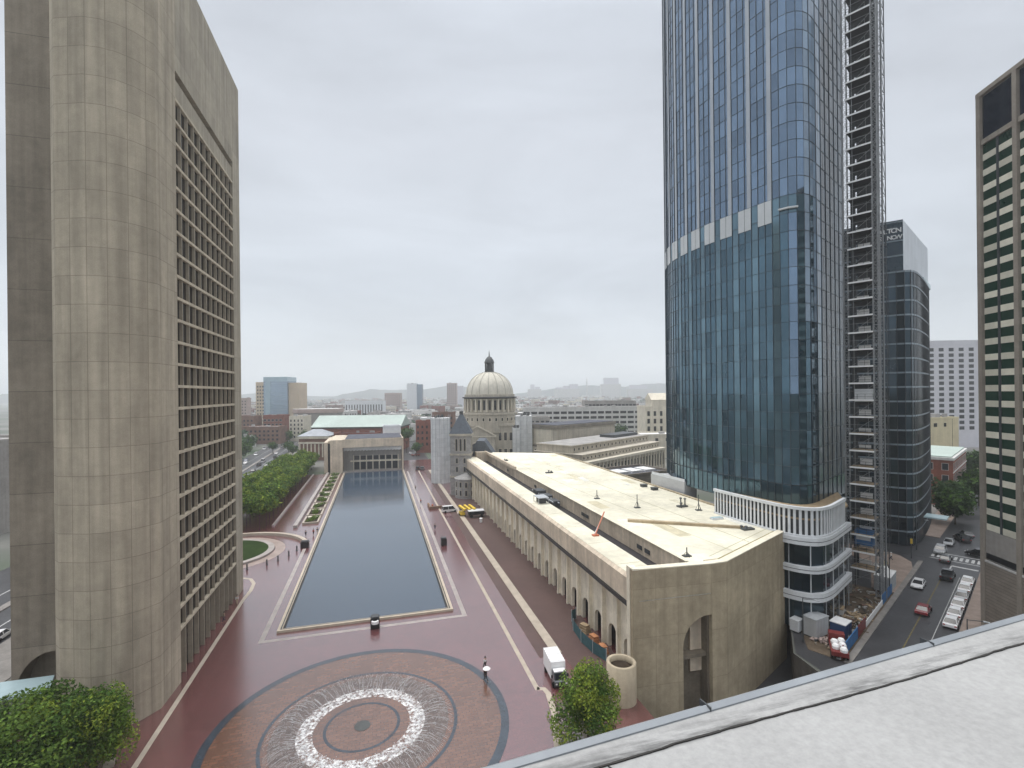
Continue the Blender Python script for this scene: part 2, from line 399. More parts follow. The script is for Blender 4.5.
def offset(P, w):
    out = []
    for i, p in enumerate(P):
        a = P[max(0, i - 1)]; b = P[min(len(P) - 1, i + 1)]; dx, dy = b[0] - a[0], b[1] - a[1]; l = math.hypot(dx, dy)
        out.append((p[0] + dy / l * w, p[1] - dx / l * w))
    return out
def parapet_material():
    """white roof membrane: mottled lichen and a long grey dirt streak lying along the sealed lap"""
    m = bpy.data.materials.new('weathered_roof_membrane'); nt, N, L = nodes(m)
    out = N.new('ShaderNodeOutputMaterial'); b = N.new('ShaderNodeBsdfPrincipled'); L.new(b.outputs[0], out.inputs[0]); b.inputs['Roughness'].default_value = .7
    g = N.new('ShaderNodeNewGeometry')
    def noise(s, d, vec=None, rough=.5):
        n = N.new('ShaderNodeTexNoise'); n.inputs['Scale'].default_value = s; n.inputs['Detail'].default_value = d; n.inputs['Roughness'].default_value = rough; L.new(vec or g.outputs['Position'], n.inputs['Vector']); return n.outputs['Fac']
    def rng(v, a, b_, c, d):
        r = N.new('ShaderNodeMapRange'); r.inputs[1].default_value = a; r.inputs[2].default_value = b_; r.inputs[3].default_value = c; r.inputs[4].default_value = d; L.new(v, r.inputs[0]); return r.outputs[0]
    def op(o, a, b_):
        x = N.new('ShaderNodeMath'); x.operation = o
        for i, v in enumerate((a, b_)):
            if isinstance(v, (int, float)): x.inputs[i].default_value = v
            else: L.new(v, x.inputs[i])
        return x.outputs[0]
    base = op('MULTIPLY', rng(noise(1.1, 6), .3, .7, .90, 1.06), rng(noise(14, 6, None, .75), .38, .62, .88, 1.05))
    rot = N.new('ShaderNodeMapping'); rot.inputs['Location'].default_value = (0, -2.905, 0); L.new(g.outputs['Position'], rot.inputs[0])
    sx = N.new('ShaderNodeSeparateXYZ'); L.new(rot.outputs[0], sx.inputs[0])
    dline = op('SUBTRACT', sx.outputs[1], op('MULTIPLY', sx.outputs[0], .0605))       # distance from the seam
    near = op('MULTIPLY', rng(dline, -.02, .02, 0, 1), rng(dline, .03, .22, 1, 0))
    st = N.new('ShaderNodeMapping'); st.inputs['Scale'].default_value = (.9, 7, 1); L.new(g.outputs['Position'], st.inputs[0])
    dirt_ = op('MULTIPLY', near, rng(noise(2.2, 6, st.outputs[0], .65), .40, .62, 0, .72))
    f = op('MULTIPLY', base, op('SUBTRACT', 1., dirt_))
    v = N.new('ShaderNodeVectorMath'); v.operation = 'SCALE'; v.inputs[0].default_value = (.335, .335, .33); L.new(f, v.inputs['Scale']); L.new(v.outputs[0], b.inputs['Base Color'])
    bp = N.new('ShaderNodeBump'); bp.inputs['Strength'].default_value = .35; bp.inputs['Distance'].default_value = .01; L.new(noise(30, 4), bp.inputs['Height']); L.new(bp.outputs[0], b.inputs['Normal'])
    return m
PARAPET = parapet_material()
# ------------------------------------------------------------------ camera, light, sky
cam = bpy.data.cameras.new('camera'); co = bpy.data.objects.new('camera', cam); COL.objects.link(co)
cam.sensor_width = 36; cam.lens = 490 / 1024 * 36; cam.shift_y = .00838; cam.clip_start = .1; cam.clip_end = 40000
co.location = CAM
co.rotation_euler = (Matrix.Rotation(-R(15.414), 4, 'Z') @ Matrix.Rotation(R(90), 4, 'X') @ Matrix.Rotation(-.0105, 4, 'Z')).to_euler()
SC.camera = co
SUN_EL, SUN_AZ = R(70), R(-20)       # azimuth measured from +Y towards +X
sl = bpy.data.lights.new('sun', 'SUN'); so = bpy.data.objects.new('sun', sl); COL.objects.link(so)
sl.energy = 1.5; sl.angle = R(34); sl.color = (1, .97, .92)
sd = Vector((math.sin(SUN_AZ) * math.cos(SUN_EL), math.cos(SUN_AZ) * math.cos(SUN_EL), math.sin(SUN_EL)))
so.rotation_euler = sd.to_track_quat('Z', 'Y').to_euler()
W = bpy.data.worlds.new('World'); SC.world = W; W.use_nodes = True
nt, N, L = nodes(W)
wo = N.new('ShaderNodeOutputWorld'); bg = N.new('ShaderNodeBackground'); L.new(bg.outputs[0], wo.inputs[0]); bg.inputs[1].default_value = .1
sky = N.new('ShaderNodeTexSky'); sky.sky_type = 'NISHITA'; sky.sun_disc = False; sky.sun_elevation = SUN_EL; sky.sun_rotation = SUN_AZ; sky.air_density = 1; sky.dust_density = 3
tc = N.new('ShaderNodeTexCoord'); sx = N.new('ShaderNodeSeparateXYZ'); L.new(tc.outputs['Generated'], sx.inputs[0])
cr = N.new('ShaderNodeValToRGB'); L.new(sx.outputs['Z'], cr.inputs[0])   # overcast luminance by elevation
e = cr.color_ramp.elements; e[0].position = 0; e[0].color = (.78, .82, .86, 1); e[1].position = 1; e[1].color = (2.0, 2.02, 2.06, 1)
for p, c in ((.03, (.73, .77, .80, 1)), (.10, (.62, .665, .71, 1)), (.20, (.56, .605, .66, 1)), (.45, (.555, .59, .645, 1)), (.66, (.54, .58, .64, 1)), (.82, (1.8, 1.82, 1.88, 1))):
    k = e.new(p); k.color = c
mp = N.new('ShaderNodeMapping'); mp.inputs['Scale'].default_value = (1.0, 1.5, 3.6); L.new(tc.outputs['Generated'], mp.inputs[0])
n1 = N.new('ShaderNodeTexNoise'); n1.inputs['Scale'].default_value = 1.7; n1.inputs['Detail'].default_value = 6; n1.inputs['Roughness'].default_value = .55; n1.inputs['Distortion'].default_value = .4; L.new(mp.outputs[0], n1.inputs['Vector'])
mr = N.new('ShaderNodeMapRange'); mr.inputs[1].default_value = .32; mr.inputs[2].default_value = .68; mr.inputs[3].default_value = .88; mr.inputs[4].default_value = 1.09; L.new(n1.outputs['Fac'], mr.inputs[0])
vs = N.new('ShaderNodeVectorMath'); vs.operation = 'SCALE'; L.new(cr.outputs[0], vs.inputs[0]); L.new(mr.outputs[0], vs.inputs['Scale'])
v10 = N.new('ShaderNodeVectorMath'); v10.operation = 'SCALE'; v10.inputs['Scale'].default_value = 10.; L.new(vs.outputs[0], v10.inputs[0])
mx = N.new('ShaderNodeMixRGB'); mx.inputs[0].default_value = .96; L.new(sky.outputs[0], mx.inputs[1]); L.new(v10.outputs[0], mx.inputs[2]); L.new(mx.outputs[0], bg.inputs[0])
SC.view_settings.view_transform = 'Standard'; SC.view_settings.look = 'None'; SC.view_settings.exposure = .28; SC.view_settings.gamma = 1
SC.cycles.use_denoising = True
SC.cycles.max_bounces = 6; SC.cycles.transparent_max_bounces = 10; SC.cycles.volume_bounces = 3
SC.cycles.use_adaptive_sampling = True; SC.cycles.adaptive_threshold = .02

# air: pale even haze round camera and city
def haze():
    b = MB(); b.box(-5200, 5200, -900, 9200, -1.5, 190)
    o = b.build('haze', [], None); o['kind'] = 'stuff'
    m = bpy.data.materials.new('haze_air'); nt, N, L = nodes(m); out = N.new('ShaderNodeOutputMaterial'); v = N.new('ShaderNodeVolumePrincipled')
    v.inputs['Color'].default_value = (.94, .968, 1., 1); v.inputs['Density'].default_value = HAZE; v.inputs['Anisotropy'].default_value = .45
    L.new(v.outputs[0], out.inputs['Volume']); o.data.materials.append(m)
HAZE = .00030
haze()

# ------------------------------------------------------------------ ground and roads
gm = bpy.data.materials.new('city_ground'); nt, N, L = nodes(gm); out = N.new('ShaderNodeOutputMaterial'); b = N.new('ShaderNodeBsdfPrincipled'); L.new(b.outputs[0], out.inputs[0]); b.inputs['Roughness'].default_value = .95
g = N.new('ShaderNodeNewGeometry'); n = N.new('ShaderNodeTexNoise'); n.inputs['Scale'].default_value = .012; n.inputs['Detail'].default_value = 8; L.new(g.outputs['Position'], n.inputs['Vector'])
c = N.new('ShaderNodeValToRGB'); L.new(n.outputs['Fac'], c.inputs[0]); e = c.color_ramp.elements
e[0].position = .36; e[0].color = (.045, .075, .035, 1); e[1].position = .62; e[1].color = (.20, .19, .18, 1)
k = e.new(.5); k.color = (.10, .105, .09, 1); L.new(c.outputs[0], b.inputs['Base Color'])
from mathutils.geometry import tessellate_polygon
HOLE = [(32.3, 36), (57, 36), (60.6, 60.5), (69.9, 70.6), (69.9, 73.0), (66, 71.0), (46.5, 61.5), (32.3, 61.2)]
ring_ = circle((0, 3500), 11000, 64); gp_ = ring_ + HOLE[::-1]
b = MB()
for t3 in tessellate_polygon([[Vector((*p, 0)) for p in ring_], [Vector((*p, 0)) for p in HOLE[::-1]]]):
    q = [gp_[i] for i in t3]; s = (q[1][0] - q[0][0]) * (q[2][1] - q[0][1]) - (q[1][1] - q[0][1]) * (q[2][0] - q[0][0])
    b.face([(*p, 0) for p in (q if s > 0 else q[::-1])])
structure(b.build('ground', gm))
b = MB(); b.face([(*p, -6) for p in HOLE]); structure(b.build('service_court', asphalt))
b = MB()
for p, q in zip(HOLE, HOLE[1:] + HOLE[:1]): b.face([(*q, -6), (*p, -6), (*p, -.004), (*q, -.004)])
tag(b.build('retaining_wall', M('court_concrete', (.10, .09, .08), .9, .25, var=.2, scale=.3, streak=.2)), 'low concrete retaining wall round the sunken court beside the colonnade end wall', 'wall')

b = MB(); b.box(-29.9, 32.25, 4, 45, .005, .05); b.box(-29.9, 32.25, 45, 61.25, .005, .05); b.box(-29.9, 34.2, 61.25, 262, .005, .05); b.box(34.2, 41.6, 61.3, 196, .005, .05)
b.box(-52, -29.9, 60, 75, .005, .05); b.box(-46.8, -29.9, 112.6, 262, .005, .05); b.box(13.4, 34.2, 262, 300, .005, .05)
structure(b.build('plaza_paving', brick_mat))
b = MB(); b.box(26.91, 34.6, 61.3, 194, .051, .055); b.box(23.2, 25.38, 70, 258, .051, .055); structure(b.build('colonnade_paving', brick_dark))
b = MB(); b.box(20.1, 20.75, 62.6, 258, .05, .056); b.band([(20.4, 62.9), (21.3, 62.6), (21.5, 61.5), (20.9, 57.5), (19.2, 52), (16.5, 46)], .75, .056)
b.box(-25.9, -25.3, 46, 106, .05, .056); b.band([(-25.6, 106), (-25.3, 111), (-25.6, 115), (-26.9, 118), (-29.2, 119.3)], .7, .056)
structure(b.build('granite_paving_line', granite))
b = MB(); b.box(25.4, 26.9, 70.5, 258, .05, .16); b.box(22.7, 23.3, 46, 57, .05, .1)
structure(b.build('granite_kerb_band', granite))
# strip round the pool
b = MB(); b.box(-18.9, 15.2, 86.9, 87.7, .05, .057); b.box(-18.9, -18.1, 87.7, 137, .05, .057); b.box(14.4, 15.2, 87.7, 258, .05, .057)
structure(b.build('granite_border_strip', granite_pink))
b = MB(); x0, x1, y0, y1 = -15.8, 12.3, 90.5, 262
b.box(x0 - .8, x1 + .8, y0 - .8, y0, .05, .42); b.box(x0 - .8, x0, y0, y1, .05, .42); b.box(x1, x1 + .8, y0, y1, .05, .42)
structure(b.build('pool_coping', rim_mat))
b = MB(); b.box(x0 - .34, x1 + .34, y0 - .34, y0 - .14, .421, .426); b.box(x0 - .34, x0 - .14, y0 - .14, y1, .421, .426); b.box(x1 + .14, x1 + .34, y0 - .14, y1, .421, .426); structure(b.build('pool_edge_line', black_paint))  # black line along the coping, drawing the dark pool edge
b = MB(); b.face([(x0, y0, .18), (x1, y0, .18), (x1, y1, .18), (x0, y1, .18)])
structure(b.build('pool_water', water_mat))
b = MB(); w = .38
for q in ((x0, x1, y0, y0 + w), (x0, x0 + w, y0 + w, y1), (x1 - w, x1, y0 + w, y1)): b.box(q[0], q[1], q[2], q[3], .1, .21)
structure(b.build('pool_gutter', black_paint))

# side street on the right, lying along U
SF = (0, 0, 0, UA)
b = MB(SF); b.prism([(68.5, 6.2), (160, 6.2), (160, 45), (95.2, 45), (94.9, 31.0), (81.8, 26.0)], .001, .003); structure(b.build('yard_asphalt', asphalt))
b = MB(SF); b.box(84, 420, 9.9, 19.4, .004, .02)                # local x along street, y across (left = +)
b.box(150, 172, 19.4, 120, .004, .02); b.box(150, 164, -60, 9.9, .004, .02)
structure(b.build('side_street', asphalt))
b = MB(SF); b.box(84, 150, 6.2, 9.9, .0, .15); b.box(164, 420, 6.2, 9.9, 0, .15)
structure(b.build('sidewalk', paving_pink))
b = MB(SF); b.box(84, 146, 19.4, 20.3, 0, .15); structure(b.build('kerb', paving_grey))
b = MB(SF); b.prism([(119.5, 20.31), (139, 20.31), (143.5, 21.2), (147, 23.8), (149.4, 29), (149.4, 40), (144, 40), (137, 27.5), (119.5, 24)], 0, .14)
structure(b.build('corner_sidewalk', paving_pink))
b = MB(SF); b.box(172, 420, 19.4, 24, 0, .15); structure(b.build('far_sidewalk', paving_pink))
b = MB(SF)
for i in range(9):
    b.box(152.3, 155.3, 10.3 + i * 1.0, 10.85 + i * 1.0, .02, .026)
b.box(150.8, 151.2, 10.1, 19, .02, .026); b.box(156.5, 156.9, 10.1, 19, .02, .026)
b.box(146.5, 147.3, 10.2, 14.6, .02, .026); b.box(140, 147, 14.5, 14.75, .02, .026)
structure(b.build('crosswalk', line_white))
b = MB(SF); b.box(84, 139, 15.1, 15.24, .02, .026); structure(b.build('road_centre_line', line_yellow))
b = MB(SF); b.box(84, 139, 12.5, 12.6, .02, .026); structure(b.build('road_lane_line', line_white))
b = MB(SF); b.prism([(84.2, 20.32), (119, 20.32), (119, 34), (97.4, 34), (96.8, 31.2), (84.2, 25.0)], 0, .045); structure(b.build('construction_ground', dirt))

# avenue to the left beyond the trees, running nearly with the plaza axis
b = MB(); b.prism([(-88, 40), (-60, 40), (-56.5, 250), (-62, 700), (-88, 700), (-80, 250)], .0, .03); structure(b.build('avenue', asphalt))
b = MB(); b.prism([(-60, 60), (-52, 60), (-47, 180), (-47, 262), (-56, 420), (-60, 420), (-56.5, 250)], .0, .1); structure(b.build('avenue_sidewalk', paving_grey))
b = MB(); b.band([(-69.5, 40), (-68, 250), (-75, 700)], 1.6, .03, 0, .2); structure(b.build('avenue_median', paving_grey))
b = MB(); b.band([(-64.5, 60), (-62.4, 250), (-68, 600)], .2, .034); b.band([(-74.5, 60), (-73, 250), (-80, 600)], .2, .034); structure(b.build('avenue_lane_line', line_white))
b = MB(); b.prism([(13.8, 262), (30, 262), (32, 700), (16, 700)], .0, .03); structure(b.build('cross_street', asphalt))

# hills at the horizon
def ridge(name, pts, depth, base):
    b = MB(); P = [(x, y, z) for x, y, z in pts]
    for (a, c) in zip(P, P[1:]):
        b.face([(a[0], a[1], -.5), (c[0], c[1], -.5), c, a]); b.face([a, c, (c[0], c[1] + depth, base), (a[0], a[1] + depth, base)])
    structure(b.build(name, hill_mat, None, True))
rr = random.Random(3)
def rpts(x0, x1, y, h0, h1, n):
    o = []
    for i in range(n + 1):
        t = i / n; E = min(1, 5 * t, 5 * (1 - t)); o.append((x0 + (x1 - x0) * t, y + rr.uniform(-60, 60), h0 * E + (h1 - h0) * E * (.5 + .5 * math.sin(t * 7 + y)) * (.7 + .3 * math.sin(t * 23 + 1)) + rr.uniform(0, 6)))
    return o
ridge('hills', rpts(-400, 1300, 4300, 70, 128, 40), 900, 20)
ridge('hills', rpts(900, 3600, 3900, 60, 110, 40), 900, 20)
ridge('hills', rpts(-3500, -300, 4600, 40, 75, 40), 900, 20)

# ------------------------------------------------------------------ fountain
FC = (-2.1, 61.8)
ft = thing('fountain', 'round ground-level fountain with a ring of white water jets in the wet brick plaza', 'fountain', (*FC, .05))
MB().ring(FC, 16.7, 17.7, .075, 96).build('outer_ring', slate_ring, ft)
MB().ring(FC, 0, 16.7, .066, 96).build('basin', brick_basin, ft)
MB().ring(FC, 11.0, 11.4, .074, 96).build('inner_ring', slate_ring, ft)
MB().ring(FC, 4.1, 4.45, .073, 64).build('centre_ring', slate_ring, ft)
MB().lathe([(.95, .066), (.95, .10), (.0, .11)], 20, (*FC, 0)).build('drain_cover', bronze, ft)
MB().ring(FC, 7.4, 10.3, .071, 96).build('jet_trough', M('dark_wet_trough', (.125, .095, .085), .25, .5, var=.3, scale=1, coat=.5), ft)
b = MB(); rf = random.Random(5)
for k in range(420):
    t = 2 * math.pi * (k + rf.uniform(-.4, .4)) / 420
    wob = math.sin(t * 7 + 1) * .3 + math.sin(t * 17 + .5) * .25 + math.sin(t * 31) * .2
    if rf.random() < .18: continue
    r0 = 10.8; r1 = rf.gauss(6.75 + .35 * wob, .22); h = rf.uniform(.5, .9) * (1 + .2 * wob)
    prev = None; w0 = rf.uniform(.005, .011)
    for i in range(8):
        s = i / 7; r = r0 + (r1 - r0) * s; z = .1 + h * 4 * s * (1 - s); p = Vector((FC[0] + r * math.cos(t), FC[1] + r * math.sin(t), z))
        p += Vector((rf.gauss(0, .03), rf.gauss(0, .03), rf.gauss(0, .03)))
        if prev is not None and rf.random() < .62 - .25 * s: b.bar(prev, p, w0 * (1 + 1.5 * s), w0 * (1 + 1.5 * s))
        prev = p
    for i in range(12):                                         # droplets torn off the arc
        s = rf.uniform(.1, 1.); r = r0 + (r1 - r0) * s + rf.gauss(0, .22); z = max(.08, .1 + h * 4 * s * (1 - s) + rf.gauss(0, .12)); d = .012 + rf.random() * .022; tt = t + rf.gauss(0, .02)
        p = Vector((FC[0] + r * math.cos(tt), FC[1] + r * math.sin(tt), z)); b.bar(p, p + Vector((0, 0, -d * 2)), d, d)
    for i in range(12):                                          # splash where it lands
        r = r1 + rf.gauss(-.1, .34); tt = t + rf.gauss(0, .02); d = .016 + rf.random() * .03; z = .07 + abs(rf.gauss(0, .12))
        p = Vector((FC[0] + r * math.cos(tt), FC[1] + r * math.sin(tt), z)); b.bar(p, p + Vector((rf.gauss(0, .05), rf.gauss(0, .05), d)), d, d)
jm = bpy.data.materials.new('white_water'); nt, N, L = nodes(jm); out = N.new('ShaderNodeOutputMaterial'); d = N.new('ShaderNodeBsdfPrincipled'); d.inputs['Base Color'].default_value = (.85, .86, .87, 1); d.inputs['Roughness'].default_value = .25
tr = N.new('ShaderNodeBsdfTransparent'); ms = N.new('ShaderNodeMixShader'); ms.inputs[0].default_value = .42; L.new(tr.outputs[0], ms.inputs[1]); L.new(d.outputs[0], ms.inputs[2]); L.new(ms.outputs[0], out.inputs[0])
jo = b.build('water_jets', jm, ft); jo['kind'] = 'stuff'
b = MB()
for r0, r1, z in ((6.1, 6.9, .082), (5.6, 7.4, .078)): b.ring(FC, r0, r1, z, 96)
fo = b.build('foam', spray, ft); fo['kind'] = 'stuff'

# ------------------------------------------------------------------ tall concrete tower, left
tw = thing('concrete_tower', 'tall weathered concrete office tower with a deep grid of windows beside the plaza', 'tower', (-37, 90, 0))
XF = -27.
pier = [(-36.6, 70.4), (-33.2, 69.2), (-31.5, 69.15), (-30.0, 69.5), (-28.5, 70.5), (-27.0, 72.5)]
MB().prism([(-26.75, 78.4), (-37.4, 80), (-37.6, 71.6), (-36.9, 70.75)] + pier, 0, 103, r=None).build('end_pier', conc_tower, tw)
# dark slab set back to the left, with an arched opening at its foot
prof = [(-46.9, 0), (-46.6, 0)] + [(-46.6 + 4.2 * (1 - math.cos(a)), 5.9 * math.sin(a)) for a in [i * math.pi / 16 for i in range(1, 8)]] + [(-42.4, 5.9), (-39.6, 5.9), (-39.6, 0), (-37.5, 0), (-37.5, 103), (-46.9, 103)]
MB().extr(prof, 'y', 80.02, 83, 0).build('end_slab', conc_dark, tw)
MB().box(-46.9, -28.6, 83.02, 112.4, 0, 103).build('core', conc_dark, tw)
b = MB(); b.box(-28.59, XF, 107.6, 112.4, 0, 103); b.build('far_pier', conc_wall, tw)
b = MB(); b.box(-28.59, XF, 78.42, 107.58, 86, 103); b.build('top_wall', conc_wall, tw)
b = MB(); b.box(-28.59, -27.15, 78.42, 107.58, 82.25, 84.9); b.build('top_beam', conc_wall, tw)
ROWS = 24; RH = (82 - 7) / ROWS; YB = [78.6 + i * 29. / 11 for i in range(12)]
for k in range(ROWS + 1):
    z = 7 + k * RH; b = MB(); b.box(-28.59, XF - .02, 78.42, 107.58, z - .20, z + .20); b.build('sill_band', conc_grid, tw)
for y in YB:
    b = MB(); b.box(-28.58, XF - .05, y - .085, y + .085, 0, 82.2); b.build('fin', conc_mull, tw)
wm_ = MB(); wm_.box(-1.2, 1.2, .0, .08, 0, RH - .42, 0); wm_.box(-.04, .04, -.04, -.002, 0, RH - .42, 1)
o = wm_.build('tower_window', [window_recess, bronze]); wmesh = o.data; bpy.data.objects.remove(o)
windows(tw, (-27.46, 0, 0, R(90)), [(YB[i] + YB[i + 1]) / 2 for i in range(11)], [7.24 + k * RH for k in range(ROWS)], wmesh)
b = MB(); b.box(-28.58, -27.7, 78.5, 107.5, .1, 6.6); b.build('arcade_glazing', window_recess, tw)

b = MB(); b.prism([(-44.3, 72.6), (-38.9, 72.6), (-40.4, 76.6), (-46, 76.6)], 3.9, 4.25); cn = b.build('glass_canopy', awning_glass)
MB().bar((-43.5, 73, 0), (-43.5, 73, 3.9), .2).bar((-40, 73.2, 0), (-40, 73.2, 3.9), .2).bar((-45, 76, 0), (-45, 76, 3.9), .2).bar((-41, 76.2, 0), (-41, 76.2, 3.9), .2).build('post', dark_metal, cn)
tag(cn, 'pale frosted glass canopy at the foot of the concrete tower', 'canopy')

# ------------------------------------------------------------------ colonnade building
cb = thing('colonnade_building', 'long low concrete building with a row of deep fins and a cream flat roof', 'building', (50, 125, 0))
FX = 34.0; NB = 26; FY0, FY1 = 61.2, 193.
# one bay: recessed wall panel with an arched doorway, closed by a slim pilaster on its near side
HW = 1.35
prof = [(-2.5, .05), (-HW, .05), (-HW, 2.7)] + [(-HW * math.cos(a), 2.7 + HW * math.sin(a)) for a in [i * math.pi / 10 for i in range(1, 10)]] + [(HW, 2.7), (HW, .05), (2.5, .05), (2.5, 10.6), (-2.5, 10.6)]
fb = MB((0, 0, 0, R(-90))); fb.extr(prof, 'y', 0, .55)
o = fb.build('bay_panel', conc_fin); baym = o.data; bpy.data.objects.remove(o)
fb = MB(); fb.box(-.6, -.001, -.2, .2, .05, 10.6)
o = fb.build('pilaster', conc_fin); pilm = o.data; bpy.data.objects.remove(o)
for k in range(NB):
    inst(baym, 'bay_panel', cb, (FX + .72, 64.0 + 5 * k, 0)); inst(pilm, 'pilaster', cb, (FX + .72, 66.5 + 5 * k, 0))
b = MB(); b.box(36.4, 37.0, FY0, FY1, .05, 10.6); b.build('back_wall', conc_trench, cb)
wb_ = MB(); wb_.box(-1.3, 1.3, .02, .06, .0, 3.9, 1); wb_.box(-1.3, 1.3, -.03, .019, 1.5, 1.62, 0); wb_.box(-.04, .04, -.03, .019, 0, 1.49, 0); wb_.box(-.35, .1, -.05, .018, 1.7, 2.2, 2)
o = wb_.build('doorway_window', [bronze, dark_glass, M('grey_blind', (.35, .36, .36), .6, var=.2)]); gm_ = o.data; bpy.data.objects.remove(o)
for k in range(NB): inst(gm_, 'window', cb, (FX + 2.0, 64.0 + 5 * k, .05), R(-90))
b = MB(); b.extr([(33.55, 10.62), (38.2, 10.62), (38.2, 14.3), (33.9, 14.3), (33.45, 13.9), (33.55, 11.2)], 'y', FY0, FY1); b.build('fascia', conc_fascia, cb)
b = MB(); b.box(33.2, 33.9, FY0, FY1, 10.1, 10.61); b.build('eaves_shadow_strip', black_paint, cb)  # black strip painting the shadow gap under the fascia
b = MB(); b.box(33.95, 38.15, FY0 + .1, FY1 - .1, 14.302, 14.36); b.build('front_roof', roof_cream, cb)
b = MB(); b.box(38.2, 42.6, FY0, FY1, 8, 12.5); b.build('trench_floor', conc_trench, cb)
UZ = 15.5
b = MB(); b.prism([(42.6, 60.6), (46.9, 60.4), (67.0, 70.1), (68.1, 72.4), (68.1, 185), (43.0, 198)], .05, UZ - .02); b.build('main_block', conc_fascia, cb)
b = MB(); b.prism([(42.62, 60.6), (46.9, 59.9), (67.6, 69.6), (68.5, 72.4), (68.3, 184.8), (43.1, 197.8)], UZ - .01, UZ + .05); b.build('main_roof', roof_cream, cb)
# end wall with a half arch
c0, c1, c2, c3, c4 = (33.0, 59.4), (44.7, 58.5), (47.3, 58.6), (67.9, 68.9), (69.2, 72.4)
def wall_on(b, a, c, prof, m=0, me=None, th=.9):
    """upright slab along plan line a-c (outer face on the right-hand side), profile (distance along, z)"""
    ang = math.atan2(c[1] - a[1], c[0] - a[0]); b.set((a[0], a[1], 0, ang)); b.extr([(p[0], p[1]) for p in prof], 'y', 0, th, m, me); b.set(None)
l01 = math.dist(c0, c1)
arch = [(7.3 + 4.1 * (1 - math.cos(a)), 4.6 + 4.2 * math.sin(a)) for a in [i * math.pi / 14 for i in range(8)]]
b = MB(); wall_on(b, c0, c1, [(0, -6.05), (7.3, -6.05)] + arch + [(l01, 8.8), (l01, 15.8), (0, 15.8)]); b.build('end_wall', conc_end, cb)
b = MB(); b.prism([(44.72, 58.5), c2, (46.9, 60.3), (44.72, 60.3)], -6.05, 15.8); b.build('corner_pier', conc_end, cb)
b = MB(); wall_on(b, c2, c3, [(0.02, -6.05), (math.dist(c2, c3) - .9, -6.05), (math.dist(c2, c3) - .9, 9.6), (math.dist(c2, c3), 9.6), (math.dist(c2, c3), 15.8), (0.02, 15.8)]); b.build('angled_end_wall', conc_end, cb)
b = MB(); b.prism([c3, c4, (68.9, 184), (68.3, 184), (68.4, 72.6), (67.2, 69.5)], 9.6, 15.8, 0, None, True, True); b.prism([(67.3, 68.6), (68.6, 72.5), (68.4, 184), (67.8, 184), (67.8, 73), (66.6, 69.3)], -6.05, 9.6); b.build('side_wall', conc_end, cb)
b = MB(); b.prism([(33.0, 59.42), (33.9, 59.35), (33.9, 61.15), (33.0, 61.15)], 15.8, 16.0); b.box(33.0, 33.98, 60.32, 61.19, -6.05, 15.8); b.build('corner_buttress', conc_fin, cb)
b = MB(); wall_on(b, (39.8, 61.0), (44.7, 60.8), [(0, -6), (4.9, -6), (4.9, 15), (0, 15)], th=.4); b.box(40.4, 44.7, 59.45, 60.9, 2.6, 3.1); b.box(44.4, 44.71, 59.2, 61, -6, 9); b.build('arch_recess', M('shaded_arch_concrete', (.20, .17, .13), .9, .2, var=.2, streak=.2), cb)  # end wall concrete darkened, the recess's shade painted into its colour
b = MB()
P = [(33.5, 60.0), (44.8, 59.05), (47.1, 59.15), (67.7, 69.35), (68.8, 72.6)]
b.band(P, 1.15, 15.8, 0, .12); b.build('end_coping', roof_cap, cb)
b = MB(); b.band([(34.2, 61.3), (44.9, 60.2), (46.9, 60.3), (67.3, 70.3)], .34, UZ + .09); b.band([(47, 62.0), (66, 71.4)], .1, UZ + .055); b.build('roof_drain_line', ochre, cb)
b = MB(); b.box(42.3, 42.85, 61, 197, UZ + .05, UZ + .14); b.build('roof_edge', roof_cap, cb)
b = MB(); b.prism([(45.0, 82.6), (62.6, 72.0), (62.9, 72.5), (45.4, 83.5)], UZ + .05, UZ + .5); b.build('roof_upstand', M('rust_stained_upstand', (.40, .32, .21), .9, var=.2), cb)
b = MB(); b.band([(52, 62.5), (47.5, 120), (46, 180)], .10, UZ + .056); b.band([(57.5, 66), (55, 178)], .14, UZ + .057); b.build('membrane_seam', ochre, cb)
rq = random.Random(12); pm = [M('roof_patch_' + str(i), c, .85, .3, var=.16, scale=.5, fine=.06) for i, c in enumerate([(.60, .56, .43), (.74, .71, .60), (.55, .50, .36), (.64, .63, .57)])]
for i in range(26):
    x, y = rq.uniform(45, 66), rq.uniform(76, 180); w, d = rq.uniform(.6, 3.5), rq.uniform(.8, 9); b = MB((x, y, 0, rq.choice([0, 0, .02, -.1, .49]))); z = UZ + .052 + .0012 * (i + 1); b.box(-w / 2, w / 2, -d / 2, d / 2, UZ + .051, z); b.build('roof_patch', pm[i % 4], cb)
for i in range(12):
    b = MB(); y = 66 + i * 10.4; b.box(34.1, 38.0, y, y + .07, 14.361, 14.366); b.build('roof_joint', ochre, cb)
for i in range(11):
    b = MB(); y = 80 + i * 10.; b.box(43.2, 68.2 if i < 10 else 60, y, y + .06, UZ + .0505, UZ + .0585); b.build('roof_joint', pm[2], cb)
b = MB(); wall_on(b, c0, c1, [(0.9, 11.55), (11.6, 11.7), (11.6, 11.8), (0.9, 11.65)], th=.0); b.v = [v + Vector((0, -.006, 0)) for v in b.v]; b.build('lime_stain', M('lime_stain', (.62, .60, .54), .9, var=.3, scale=1.5), cb)
for y in (71, 73.5, 95, 97, 130, 160):
    b = MB(); b.box(42.50, 42.58, y, y + 1.6, 13.3, 14.0); b.build('wall_vent', dark_metal, cb)
b = MB(); b.box(33.6, 68.3, 193.02, 195, .05, 14.3); b.build('far_wall', conc_fascia, cb)
b = MB(); b.box(38.2, 42.58, 193.02, 198, 14.3, 16.2); b.box(42.0, 42.58, 150, 198, 15.4, 16.4); b.build('far_parapet', conc_fascia, cb)

